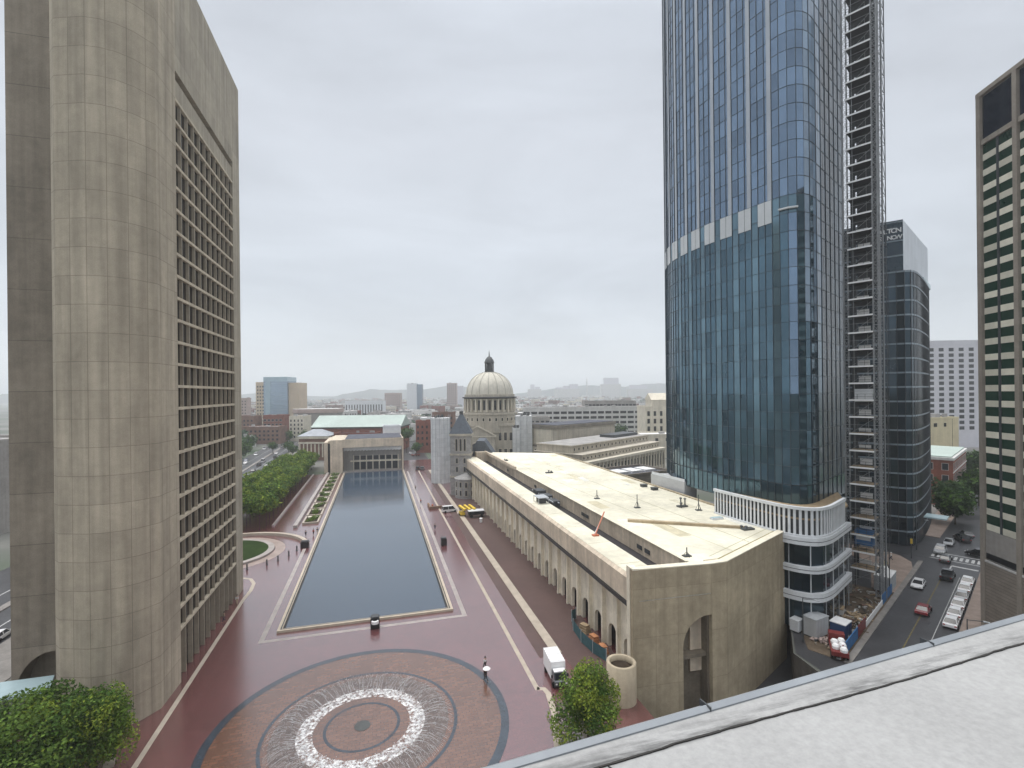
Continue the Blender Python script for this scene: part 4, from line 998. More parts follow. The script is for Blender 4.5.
# ------------------------------------------------------------------ domed church and neighbours
ch = thing('domed_church', 'large grey stone church with a big pale ribbed dome and columned drum', 'church', (57, 251, 0))
C0 = (57, 251)
CF = (57, 251, 0, CA)
b = MB(); b.lathe([(14.2, 20), (14.2, 28.9), (14.6, 29), (14.6, 29.8), (13.0, 29.9), (13.0, 30.3)], 48, (*C0, 0)); b.build('lower_drum', limestone, ch)
b = MB(); b.lathe([(12.3, 30.3), (12.3, 37)], 48, (*C0, 0)); b.build('upper_drum', limestone_lt, ch)
for k in range(28):
    a = 2 * math.pi * (k + .5) / 28
    if math.sin(a - CA) > .35: continue
    b = MB(); b.lathe([(.55, 30.3), (.48, 36.9)], 8, (C0[0] + 13.1 * math.cos(a), C0[1] + 13.1 * math.sin(a), 0)); b.build('column', limestone_lt, ch)
wd = window_mesh('drum_window', 1.15, 4.8, limestone, dark_glass, fw=.2)
for k in range(28):
    a = 2 * math.pi * k / 28
    if math.sin(a - CA) > .35: continue
    inst(wd, 'window', ch, (C0[0] + 12.32 * math.cos(a), C0[1] + 12.32 * math.sin(a), 31.4), a + R(90))
ws = window_mesh('low_drum_window', .9, 1.5, limestone_lt, dark_glass, fw=.2)
for k in range(28):
    a = 2 * math.pi * k / 28
    if math.sin(a - CA) > .35: continue
    inst(ws, 'window', ch, (C0[0] + 14.23 * math.cos(a), C0[1] + 14.23 * math.sin(a), 25.9), a + R(90))
b = MB(); b.lathe([(13.2, 37), (14.2, 37.4), (14.3, 37.9), (13.2, 38.0)], 48, (*C0, 0)); b.build('cornice', bronze, ch, True)
b = MB(); b.lathe([(13.1, 38.0), (13.1, 39.2), (12.4, 39.3)], 48, (*C0, 0)); b.build('parapet', limestone, ch)
dp = [(12.2 * math.cos(t) ** .92, 39.3 + 11.6 * math.sin(t)) for t in [i * R(82) / 12 for i in range(13)]]
b = MB(); b.lathe(dp + [(0, dp[-1][1] + .2)], 64, (*C0, 0)); b.build('dome', dome_mat, ch, True)
for k in range(16):
    a = 2 * math.pi * (k + .3) / 16
    if math.sin(a - CA) > .4: continue
    b = MB()
    for (r0, z0), (r1, z1) in zip(dp, dp[1:]): b.bar((C0[0] + r0 * math.cos(a), C0[1] + r0 * math.sin(a), z0), (C0[0] + r1 * math.cos(a), C0[1] + r1 * math.sin(a), z1), .34, .34)
    b.build('rib', dome_rib, ch)
b = MB(); b.lathe([(2.5, 50.4), (2.5, 51.4), (1.5, 51.5), (1.4, 55.4), (2.6, 55.5), (2.6, 56.1), (2.1, 57.4), (1.2, 58.6), (.35, 59.2), (.12, 61.8), (0, 62.4)], 16, (*C0, 0))
for k in range(8):
    a = 2 * math.pi * k / 8; b.lathe([(.3, 51.4), (.3, 55.5)], 6, (C0[0] + 2.1 * math.cos(a), C0[1] + 2.1 * math.sin(a), 0))
b.build('lantern', bronze, ch)
b = MB(CF); b.box(-14.2, 13.5, -13, 14, 0, 24.4); b.box(-14.6, 13.9, -13.4, 14.4, 23.4, 23.9); b.build('body', limestone, ch)
b = MB(CF); b.extr([(-14, 0), (3.4, 0), (3.4, 18.8), (-5.3, 23.4), (-14, 18.8)], 'y', -18, -13.01); b.build('gable_front', limestone, ch)
b = MB(CF); b.bar((-14.5, -18.1, 18.9), (-5.3, -18.1, 23.8), .5, .6); b.bar((3.9, -18.1, 18.9), (-5.3, -18.1, 23.8), .5, .6); b.box(-14.4, 3.8, -18.3, -18.01, 18.4, 18.9); b.build('gable_moulding', limestone_lt, ch)
b = MB(CF); ar = [(-5.3 + 4.3 * math.cos(t), 11.2 + 4.3 * math.sin(t)) for t in [i * math.pi / 16 for i in range(17)]]
b.face([(x, -18.03, z) for x, z in [(-9.6, 6), (-1, 6)] + ar]); b.build('arched_window', slate, ch)
b = MB(CF); P = [(-5.3 + 4.8 * math.cos(t), -18.1, 11.2 + 4.8 * math.sin(t)) for t in [i * math.pi / 12 for i in range(13)]]
for p, q in zip(P, P[1:]): b.bar(p, q, .7, .5)
b.build('arch_moulding', limestone_lt, ch)
wf = window_mesh('body_window', 1.4, 4, limestone_lt, dark_glass, fw=.25); fr = frame_pt(CF, (0, -13.02, 0))
windows(ch, (fr.x, fr.y, 0, CA), [5.6, 8.3, 11], [16.2, 8], wf)

ct = thing('church_tower', 'grey granite church tower with a steep slate pyramid roof beside the colonnade', 'church tower', (32.4, 194, 0))
TF = (32.4, 194, 0, CA)
b = MB(TF); b.box(-4, 4, -4, 4, 0, 24); b.build('shaft', granite_grey, ct)
b = MB(TF); b.box(-4.3, 4.3, -4.3, 4.3, 15.6, 16.3); b.box(-4.3, 4.3, -4.3, 4.3, 7.0, 7.6); b.box(-4.4, 4.4, -4.4, 4.4, 23.2, 24.1); b.build('string_course', limestone, ct)
b = MB(TF)
P = [(-4.4, -4.4), (4.4, -4.4), (4.4, 4.4), (-4.4, 4.4)]
for i in range(4): b.face([(*P[i], 24.1), (*P[(i + 1) % 4], 24.1), (.6 * (P[(i + 1) % 4][0] / 4.4), .6 * P[(i + 1) % 4][1] / 4.4, 31.6), (.6 * P[i][0] / 4.4, .6 * P[i][1] / 4.4, 31.6)])
b.build('pyramid_roof', slate, ct)
b = MB(TF); b.box(-.7, .7, -.7, .7, 31.6, 32.8); b.build('finial', bronze, ct)
wb = window_mesh('belfry_opening', .75, 4.6, limestone, black_paint, fw=.2); w2 = window_mesh('tower_window', .8, 1.9, limestone, dark_glass, fw=.2)
f0 = frame_pt(TF, (0, -4.02, 0)); windows(ct, (f0.x, f0.y, 0, CA), [-1.6, 0, 1.6], [17.4], wb); windows(ct, (f0.x, f0.y, 0, CA), [-1.5, 1.5], [12.6, 9.2, 4.0, 1.2], w2)
f0 = frame_pt(TF, (4.02, 0, 0)); windows(ct, (f0.x, f0.y, 0, CA + R(90)), [-1.6, 0, 1.6], [17.4], wb)
nv = thing('church_nave', 'low grey granite church nave with a blue grey slate roof beside the square tower', 'church', (42, 200, 0))
NFm = (42.2, 201, 0, CA)
b = MB(NFm); b.box(-5.6, 5, -5, 9, 0, 14.4); b.build('wall', granite_grey, nv)
b = MB(NFm); b.extr([(-5.9, 14.4), (5.3, 14.4), (1.2, 20.4), (-1.8, 20.4)], 'y', -5.2, 9.2); b.build('roof', slate, nv)
f0 = frame_pt(NFm, (0, -5.02, 0)); windows(nv, (f0.x, f0.y, 0, CA), [-3, 0, 3], [6], window_mesh('nave_window', 1.2, 4, limestone, dark_glass))
at_ = thing('round_apse', 'low round granite apse with two rows of windows at the foot of the church tower', 'apse', (33.5, 186.5, 0))
MB().lathe([(4.6, 0), (4.6, 6.9), (4.9, 7), (4.9, 7.4), (0, 9.4)], 24, (33.2, 187.2, 0)).build('wall', granite_grey, at_)
for k in range(6):
    a = R(200 + k * 28)
    for z in (1.2, 4.3): inst(w2, 'window', at_, (33.2 + 4.62 * math.cos(a), 187.2 + 4.62 * math.sin(a), z), a + R(90))

def wrapped(name, label, c, r, h, n, seedv, sq=False):
    t = thing(name, label, 'scaffold', (*c, 0)); rg = random.Random(seedv)
    b = MB()
    if sq: b.set((*c, 0, CA)); b.box(-r, r, -r, r, 0, h)
    else: b.lathe([(r, 0), (r, h), (r * .7, h + .2)], n, (*c, 0))
    b.build('sheeting', wrap_white, t)
    b = MB()
    for k in range(n):
        a = 2 * math.pi * k / n
        if sq: x, y = max(-1, min(1, 1.42 * math.cos(a + .785))) * r, max(-1, min(1, 1.42 * math.sin(a + .785))) * r; p = frame_pt((*c, 0, CA), (x * 1.02, y * 1.02, 0))
        else: p = Vector((c[0] + r * 1.02 * math.cos(a), c[1] + r * 1.02 * math.sin(a), 0))
        b.bar((p.x, p.y, 0), (p.x, p.y, h + rg.uniform(.6, 1.6)), .14)
    b.build('scaffold_poles', galv, t)
    b = MB()
    for k in range(5):
        x, y = c[0] + rg.uniform(-.6, .6) * r, c[1] + rg.uniform(-.6, .6) * r; b.box(x - .5, x + .5, y - .5, y + .5, h, h + rg.uniform(.5, 1.4))
    b.build('deck_clutter', bronze, t)
wrapped('wrapped_scaffold', 'tall round tower scaffold wrapped in white sheeting left of the church tower', (27.5, 221.5), 4.3, 29, 14, 2)
wrapped('wrapped_scaffold', 'square scaffold in white netting standing right of the big dome', (70, 233), 4.0, 28.5, 12, 4, True)
wrapped('wrapped_scaffold', 'narrow lower white netted scaffold bay left of the cream attic block', (63.6, 224), 1.7, 23.2, 8, 5, True)

# publishing house: attic block on a long pilastered range
ph = thing('attic_block', 'windowless stone attic block with dark roof edge above the long pilastered building', 'building', (81, 216, 0))
PF = (81, 216, 0, UA)
b = MB(PF); b.box(0, 45.8, 0, 17.5, 13.9, 24); b.build('wall', limestone, ph)
b = MB(PF); b.box(-.5, 46.3, -.5, 18, 22.6, 24.2); b.box(-.25, 46, -.25, 17.7, 13.4, 14.4); b.build('cornice', M('dark_stained_cornice', (.19, .17, .14), .9, var=.2), ph)
b = MB(PF); b.box(.5, 45.3, .5, 17, 24.21, 24.5); b.build('roof', dark_roof, ph)
b = MB(PF); b.box(-.06, -.01, 2.5, 15, 15, 22); b.build('pale_panel', limestone_lt, ph)
b = MB(PF); b.box(-1.5, 47.3, -1.5, 19, 9.5, 13.38); b.build('lower_stage', limestone, ph)
sw = window_mesh('attic_window', 1.1, 1.4, limestone_lt, dark_glass, fw=.15)
f0 = frame_pt(PF, (0, -1.52, 0)); windows(ph, (f0.x, f0.y, 0, UA), lin(0, 46, 11), [11], sw); f0 = frame_pt(PF, (-1.52, 17.5, 0)); windows(ph, (f0.x, f0.y, 0, UA - R(90)), lin(0, 17, 5), [11], sw)
lr = thing('pilastered_building', 'long low stone building with a row of tall windows between pilasters', 'building', (110, 196, 0))
LA = R(31.6); LF = (79, 177, 0, LA)
b = MB(LF); b.box(0, 66, 0, 27, 0, 11.4); b.build('wall', limestone, lr)
b = MB(LF); b.box(-.5, 66.5, -.7, 27.4, 11.41, 12.5); b.build('cornice', limestone_lt, lr)
b = MB(LF); b.box(0, 66, 2.5, 27, 12.52, 14.8); b.box(-.3, 66.3, 2.2, 27.3, 14.81, 15.1); b.box(1, 65, 8, 26.5, 15.11, 17.8); b.box(.7, 65.3, 7.7, 26.8, 17.81, 18.2); b.build('attic', limestone, lr)
b = MB(LF); b.box(1.4, 64.6, 8.4, 26.2, 18.21, 18.3); b.build('roof', flat_roof, lr)
tw_ = window_mesh('tall_window', 1.35, 5.6, limestone, dark_glass, fw=.12); f0 = frame_pt(LF, (0, -.02, 0)); windows(lr, (f0.x, f0.y, 0, LA), lin(0, 66, 24), [4.4], tw_)
f0 = frame_pt(LF, (0, 2.48, 0)); windows(lr, (f0.x, f0.y, 0, LA), lin(0, 66, 24), [13.1], window_mesh('small_attic_window', .9, .9, limestone_lt, dark_glass, fw=.1))
f0 = frame_pt(LF, (0, 7.98, 0)); windows(lr, (f0.x, f0.y, 0, LA), lin(1, 65, 20), [16.0], window_mesh('small_attic_window', 1.0, 1.1, limestone_lt, dark_glass, fw=.1))
for k in range(25):
    b = MB(LF); x = 66 * k / 24; b.box(x - .32, x + .32, -.4, -.01, 1, 11.4); b.build('pilaster', limestone_lt, lr)
b = MB(LF); b.box(40, 62, 12, 20, 18.31, 19.6); b.build('roof_screen', dark_metal, lr)
t = block('flat_roofed_annexe', 'dark flat-roofed tan building with pale skylights beside the cream roof', 'building', (76.5, 144), CA + R(28), 22, 16, 12, plinth_tan, dark_roof, 2, 7, (1, 1.5, 2.2), z0w=3, roofbits=False)
for k in range(3):
    b = MB((76.5, 144, 0, CA + R(28))); b.box(3 + 6 * k, 7.5 + 6 * k, 5, 11, 12.05, 12.7); b.build('skylight', white_roof, t)

# ------------------------------------------------------------------ farther city blocks
block('apartment_slab', 'long white apartment block with dark ribbon windows behind the stone attic block', 'apartment block', (114.8, 383.3), CA, 97, 18, 26.8, pale_conc, flat_roof, 6, 16, (1, 4.9, 2.0), z0w=1.8, cap=100)
block('apartment_slab', 'darker taller apartment roof stage with a black lift house behind the white apartment block', 'apartment block', (179, 405), CA, 46, 16, 31, grey_conc, flat_roof, 1, 14, (1, 2.6, 1.6), z0w=27.2)
t = block('stone_office', 'cream stone office block with dark windows and a raised hipped roof against the glass tower', 'office block', (174, 294), CA, 34, 22, 29, limestone_lt, flat_roof, 4, 8, (1, 1.7, 3.2), z0w=8)
b = MB((166.5, 296, 0, CA)); b.box(13, 34, 3, 19, 29.1, 34); b.extr([(2.5, 34), (19.5, 34), (11, 38.6)], 'x', 12.5, 34.5); b.build('upper_stage', limestone_lt, t)
block('low_stone_wing', 'low pale stone wing with square dark windows in front of the cream stone office block', 'building', (152, 262), CA, 50, 18, 13.5, limestone_lt, white_roof, 1, 8, (1, 1.8, 1.8), z0w=10)
block('grey_terrace', 'grey office range with a pale roof left of the white apartment block', 'office block', (95, 352), CA, 30, 14, 21, grey_conc, white_roof, 3, 8, (1, 2.4, 1.2), z0w=12)
t = thing('twin_material_tower', 'slab tower with a blue glass front between two beige wings on the skyline left', 'tower', (-110, 615, 0))
GF = (-133.4, 617.7, 0, CA)
b = MB(GF); b.box(0, 10.3, 0, 22, 0, 55); b.box(37.6, 49.4, -.5, 22, 0, 54); b.build('beige_wing', M('warm_beige_precast', (.52, .42, .31), .85, .25, var=.08, scale=.1), t)
b = MB(GF); b.box(10.31, 37.59, -3, 20, 0, 60.5); b.build('glass_front', blue_glass, t)
b = MB(GF); b.box(12.5, 18, -3.2, -3.01, 0, 60.4); b.box(10.3, 37.7, -3.1, 20.2, 55.6, 60.6); b.build('pale_glass_strip', M('pale_blue_glass', (.34, .44, .50), .2, .5, metal=.3, var=.05), t)
for k in range(10):
    b = MB(GF); z = 8 + k * 5; b.box(10.35, 37.55, -3.12, -3.01, z, z + .35); b.build('floor_line', steel := MATS['steel_blue_spandrel'], t)
wm2 = window_mesh('beige_wing_window', 1.4, 1.6, bronze, dark_glass, fw=.05); windows(t, GF, [2.2, 5.2, 8.2], [6 + 3.9 * k for k in range(12)], wm2)
block('brick_midrise', 'red brick mid-rise with pale frames at the foot of the blue and beige tower', 'building', (-96.5, 472.6), CA, 17, 14, 21.7, brick_red, flat_roof, 4, 5, (1, 2.2, 1.8), frame=pale_conc, z0w=5)
block('white_corner_building', 'white stone corner building with a flat cornice left of the concrete hall roofs', 'building', (-72.8, 455.7), CA, 12.5, 16, 21, limestone_lt, white_roof, 5, 4, (1, 1.2, 1.9), z0w=3)
block('low_brick_range', 'low brown brick building with a wide pale roof beside the avenue', 'building', (-108, 445), CA, 32, 14, 13.6, brick_brown, white_roof, 3, 9, (1, 1.6, 1.6), z0w=3, cap=100)
block('brown_brick_block', 'dark brown brick building at the edge of the concrete tower', 'building', (-118, 470), CA, 16, 14, 21.5, brick_brown, flat_roof, 5, 5, (1, 1.4, 1.6), z0w=3)
block('slim_pink_tower', 'slim far pinkish tower just right of the concrete tower', 'tower', (-164, 668), CA, 10.5, 10, 36, pink_conc, flat_roof, 9, 3, (1, 1.4, 1.6), z0w=3)
t = thing('curved_arena_building', 'pale grey rounded concrete building with a flat overhanging roof right of the white corner building', 'building', (-56, 505, 0))
K = [(-76, 500), (-74.5, 494), (-70, 489.5), (-64, 488), (-36, 481), (-32, 500), (-60, 510)]
MB().prism(K, 0, 23).build('wall', grey_conc, t); MB().prism([(x * 1.0 + (x + 56) * .04, y + (y - 498) * .06) for x, y in K], 23.01, 26.5).build('roof_band', pink_conc, t)
b = MB(); b.prism([(x * 1.0 + (x + 56) * .03, y + (y - 498) * .05) for x, y in K], 26.51, 26.8); b.build('roof', pale_conc, t)
t = thing('copper_roofed_hall', 'long brick concert hall with a pale green copper roof', 'hall', (-14, 365, 0))
HFm = (-43.5, 364.7, 0, CA)
b = MB(HFm); b.box(0, 61, 0, 30, 0, 17); b.build('wall', brick_red, t)
b = MB(HFm); b.box(-.5, 61.5, -.6, 30.6, 16.3, 17.3); b.build('eaves', M('dark_eaves', (.08, .08, .07), .8, var=.2), t)
b = MB(HFm); b.extr([(-1, 17.32), (31, 17.32), (15, 24.8)], 'x', -.8, 61.8); b.build('roof', copper_green, t)
windows(t, (HFm[0] + .0, HFm[1] - .03, 0, CA), lin(2, 59, 12), [11.2], window_mesh('lunette', 2.2, 2.0, limestone, dark_glass))
t = thing('columned_hall', 'small hall with pale columns and a grey hipped roof beyond the tree rows', 'hall', (-37, 322, 0))
HFm = (-46, 321.5, 0, CA)
b = MB(HFm); b.box(0, 17.5, 0, 14, 0, 13.2); b.build('wall', brick_brown, t)
b = MB(HFm); b.box(-.6, 18.1, -.6, 14.6, 13.21, 14.8); b.box(-.2, 17.7, -.5, -.01, 10.2, 11.2); b.build('cornice', limestone_lt, t)
b = MB(HFm); q = [(-.9, -.9), (18.4, -.9), (18.4, 14.9), (-.9, 14.9)]
for i in range(4):
    p0, p1 = q[i], q[(i + 1) % 4]; r0, r1 = [(6, 7), (11.5, 7), (11.5, 7), (6, 7)][i], [(6, 7), (11.5, 7), (11.5, 7), (6, 7)][(i + 1) % 4]
    b.face([(*p0, 14.8), (*p1, 14.8), (*r1, 18.6), (*r0, 18.6)] if r0 != r1 else [(*p0, 14.8), (*p1, 14.8), (*r0, 18.6)])
b.build('roof', M('lead_grey_roof', (.30, .32, .35), .6, .4, var=.1), t)
for k in range(8):
    b = MB(HFm); x = .7 + 16.1 * k / 7; b.lathe([(.42, 2), (.36, 10.1)], 8, (0, 0, 0)); b.v = [v - (Vector(frame_pt(HFm, (0, 0, 0))) - Vector(frame_pt(HFm, (x, -.35, 0)))) for v in b.v]; b.build('column', limestone_lt, t)
block('dark_roof_row', 'low brick building with a dark roof and white skylight between the two halls', 'building', (-26, 322), CA, 26, 12, 15.3, brick_red, dark_roof, 1, 8, (1, 1.3, 1.6), z0w=11)
block('brick_house', 'red brick row house at the far end of the wet street by the wrapped scaffold', 'house', (25, 336), CA, 12, 14, 21, brick_red, flat_roof, 4, 4, (1, 1.2, 1.8), z0w=5)
block('brick_house', 'brick apartment house with dark windows behind the red row house', 'house', (40, 372), CA, 16, 14, 25, brick_brown, flat_roof, 5, 5, (1, 1.2, 1.8), z0w=5)
t = block('white_slab_tower', 'slender white slab tower with a blue glass side on the skyline centre left', 'tower', (53, 919), CA, 18, 14, 58, white_metal, flat_roof, 0, 0)
b = MB((53, 919, 0, CA)); b.box(18.1, 27.5, 2, 14, 0, 57); b.build('glass_side', blue_glass, t)
t = block('pink_tower', 'pinkish block tower on the skyline just left of the dome', 'tower', (151.3, 1099), CA, 22, 16, 62, pink_conc, flat_roof, 14, 5, (1, 2.4, 2), z0w=4)
block('wide_pink_block', 'wide low pinkish block left of the white slab tower', 'building', (15, 1033), CA, 32, 16, 41, pink_conc, flat_roof, 8, 8, (1, 2, 2), z0w=4)
block('white_ribbed_range', 'long white ribbed building far behind the green copper roof', 'building', (-47, 791), CA, 58, 16, 29, white_metal, flat_roof, 1, 14, (1, 1.6, 16), z0w=8)
block('blue_stub_tower', 'small blue grey tower half hidden behind the dome on its left', 'tower', (205, 1300), CA, 18, 16, 58, lav_white, flat_roof, 0, 0)
def ghost(name, label, p, w, h, tiers, kind='tower'):
    t = thing(name, label, kind, (*p, 0)); b = MB((*p, 0, CA)); b.box(0, w, 0, 40, 0, h * .7); b.build('wall', pale_conc, t)
    b = MB((*p, 0, CA))
    for x0, x1, z in tiers: b.box(w * x0, w * x1, 5, 35, h * .7 + .01, h * z)
    b.build('upper_stage', lav_white, t)
ghost('hazy_tower', 'pale hazy stepped tower on the horizon right of the dome', (772, 2484), 72, 82, [(.2, .5, 1), (.55, .9, .85)])
ghost('hazy_tower', 'long hazy hospital blocks stepping along the horizon', (875, 2352), 126, 80, [(.05, .3, .8), (.35, .6, .9), (.62, .95, 1)])
ghost('hazy_tower', 'tallest wide hazy tower on the horizon near the glass skyscraper', (1150, 2385), 105, 113, [(.15, .9, 1)])
ghost('hazy_tower', 'low hazy slab on the horizon beside the widest hazy tower', (1290, 2350), 130, 74, [(.1, .8, 1)])
t = thing('hazy_spire', 'thin hazy spire on the horizon', 'spire', (1074, 2400, 0)); b = MB(); b.lathe([(4, 0), (3.4, 90), (.4, 122), (0, 123)], 8, (1074, 2400, 0)); b.build('shaft', pale_conc, t)

# right-hand street
block('white_hotel', 'tall white hotel with a grid of dark windows closing the side street', 'hotel', (357, 244), CA - R(4), 38, 30, 69, lav_white, flat_roof, 15, 6, (1, 3.2, 2.3), z0w=12, cap=100, parapet=3)
t = block('cream_stucco_block', 'cream stuccoed building with blank side wall in front of the white hotel', 'building', (239.5, 162.3), CA + R(14), 17, 14, 26, beige_stucco, flat_roof, 0, 0)
b = MB((239.5, 162.3, 0, CA + R(14))); b.box(2, 4, -.04, -.01, 22.5, 24.2); b.box(8, 9.5, -.04, -.01, 22.5, 24.2); b.box(13, 13.2, -.03, -.01, 0, 26); b.build('window', dark_glass, t)
t = thing('green_roofed_brick_building', 'low red brick building with pale bands and green roof beyond the dark office block', 'building', (196, 131, 0))
BF = (186.5, 119.5, 0, UA)
b = MB(BF); b.box(0, 40, 0, 16, 0, 15.5); b.build('wall', brick_red, t)
b = MB(BF); b.box(-.3, 40.3, -.3, 16.3, 15.51, 16.4); b.box(-.15, 40, -.15, 0, 11.2, 11.7); b.box(-.15, 40, -.15, 0, 7.2, 7.7); b.build('pale_band', pale_conc, t)
b = MB(BF); b.box(.5, 39.5, .5, 15.5, 16.41, 16.8); b.build('roof', copper_green, t)
windows(t, (BF[0], BF[1], 0, UA), lin(0, 40, 10), [8.2, 12.2, 4], window_mesh('brick_window', 1.6, 2.2, pale_conc, dark_glass)); f0 = frame_pt(BF, (0, 16, 0)); windows(t, (f0.x, f0.y, 0, UA - R(90)), lin(0, 16, 4), [8.2, 12.2], window_mesh('brick_window', 1.6, 2.2, pale_conc, dark_glass))
block('street_end_building', 'grey building closing the far end of the side street', 'building', (262, 118), CA + R(30), 40, 20, 18, grey_conc, flat_roof, 4, 8, (1, 1.8, 1.8))

# left edge, behind the concrete tower
block('grey_slab_building', 'plain grey concrete building seen past the left edge of the concrete tower', 'building', (-150, 187), CA, 44, 20, 27, grey_conc, flat_roof, 4, 8, (1, 2.2, 1.6))
# ------------------------------------------------------------------ foliage
def crown_mb(lobes, n, size, seedv, mats_w, flat=.5):
    """leaf-sized faces spread through the lobes (x,y,z,rx,rz): denser near each lobe's surface, in light and dark clumps"""
    r = random.Random(seedv); b = MB(); vol = [l[3] ** 2 * l[4] for l in lobes]; tot = sum(vol)
    for l, v in zip(lobes, vol):
        cl = []
        for _ in range(max(4, int(24 * v / max(vol)))):
            d = Vector((r.gauss(0, 1), r.gauss(0, 1), r.gauss(.2, 1))).normalized(); cl.append((d, r.choices(range(len(mats_w)), mats_w)[0], r.uniform(.74, 1.2)))
        for _ in range(int(n * v / tot)):
            d = Vector((r.gauss(0, 1), r.gauss(0, 1), r.gauss(0, 1))).normalized()
            best = max(cl, key=lambda c: c[0].dot(d)); k = best[0].dot(d)
            if k < .80 and r.random() < .6: continue                    # gaps between clumps
            rad = (1 - .5 * r.random() ** 1.6) * best[2] * (.86 + .16 * k)
            p = Vector((l[0] + d.x * l[3] * rad, l[1] + d.y * l[3] * rad, l[2] + d.z * l[4] * rad))
            nn = (d * .6 + Vector((r.gauss(0, .6), r.gauss(0, .6), r.gauss(flat, .5)))).normalized()
            t = nn.cross(Vector((r.gauss(0, 1), r.gauss(0, 1), r.gauss(0, 1)))).normalized(); u = nn.cross(t); s = size * r.uniform(.6, 1.3)
            m = best[1] if r.random() < .75 else r.choices(range(len(mats_w)), mats_w)[0]
            b.face([p - t * s, p - u * s * .55 + nn * s * .12, p + t * s, p + u * s * .55 + nn * s * .12], None, m)
    return b
def trunk_mb(h, r0, limbs, seedv, spread):
    r = random.Random(seedv); b = MB()
    b.lathe([(r0 * 1.3, 0), (r0, .4), (r0 * .75, h)], 10)
    for k in range(limbs):
        a = 2 * math.pi * k / limbs + r.uniform(-.3, .3); p = Vector((0, 0, h * r.uniform(.75, 1))); q = p + Vector((math.cos(a) * spread * .5, math.sin(a) * spread * .5, spread * .45)); e_ = q + Vector((math.cos(a + .3) * spread * .4, math.sin(a + .3) * spread * .4, spread * .5))
        b.bar(p, q, r0 * .75); b.bar(q, e_, r0 * .4); b.bar(q, q + Vector((math.cos(a - .6) * spread * .4, math.sin(a - .6) * spread * .4, spread * .35)), r0 * .35)
    return b
LM = [leaf_dark, leaf_mid, leaf_lime]
def make_tree(name, label, x, y, lobes, h, n, size, seedv, w, group=None, r0=.18, spread=3, mats=None):
    t = thing(name, label, 'tree', (0, 0, 0), 0, group)
    trunk_mb(h, r0, 6, seedv, spread).build('trunk', bark, t)
    crown_mb(lobes, n, size, seedv, w).build('crown', mats or LM, t)
    t.location = (x, y, .02); return t
def lobes_round(R_, z, hz, seedv, k=7):
    r = random.Random(seedv); L_ = [(0, 0, z, R_ * .72, hz * .85)]
    for i in range(k):
        a = 2 * math.pi * i / k + r.uniform(-.3, .3); q = R_ * r.uniform(.42, .6); L_.append((q * math.cos(a), q * math.sin(a), z + r.uniform(-.35, .4) * hz, R_ * r.uniform(.36, .5), hz * r.uniform(.42, .6)))
    return L_
# clipped rows beside the avenue
tpl = [make_tree('row_tree', 'leafy green tree in the dense rows beside the plaza', -400, -400, lobes_round(4.2, 6.6, 3.5, 20 + i), 3.8, 2000, .42, 20 + i, [.25, .45, .30], 'trees in the rows beside the plaza', .16, 2.6) for i in range(4)]
rt_ = random.Random(9); first = set()
for ix, X in enumerate((-34.3, -40.2, -46.0)):
    for iy in range(19):
        y = 163 + iy * 6.9 + ix * 1.2
        if X < -45 and y > 285: continue
        i = rt_.randrange(4); s = rt_.uniform(.9, 1.1); loc = (X + rt_.uniform(-.4, .4), y + rt_.uniform(-.5, .5), .02); sc = (s, s, s * rt_.uniform(.92, 1.08))
        if i not in first: first.add(i); tpl[i].location = loc; tpl[i].scale = sc
        else: dup(tpl[i], loc, rt_.uniform(0, 6.28), None, sc)
make_tree('leafy_tree', 'big leafy green tree at the foot of the concrete tower', -34.9, 60.2, lobes_round(7.6, 5.2, 5.4, 41, 10), 4, 42000, .20, 41, [.34, .48, .18], None, .22, 4)
make_tree('leafy_tree', 'smaller yellow-green tree right of the big tree at the foot of the concrete tower', -28.9, 61.4, lobes_round(4.0, 5.2, 4.9, 43, 9), 4, 17000, .17, 43, [.28, .47, .25], None, .16, 2.4)
make_tree('leafy_tree', 'bright green tree beside the concrete drum near the white truck', 23.2, 52.4, [(0, 0, 4.6, 3.2, 3.2), (.5, 0, 7.2, 1.7, 1.9), (2.2, .4, 4.2, 2.2, 2.4), (-2.5, -.2, 3.2, 2.3, 2.2), (.5, 2.0, 5.6, 1.8, 2), (-1.1, -1.6, 5.4, 1.8, 1.9), (.3, -2.4, 3.0, 2.3, 2), (-3.2, -1.5, 2.2, 1.8, 1.6)], 2.6, 19000, .155, 47, [.18, .47, .35], None, .14, 2)
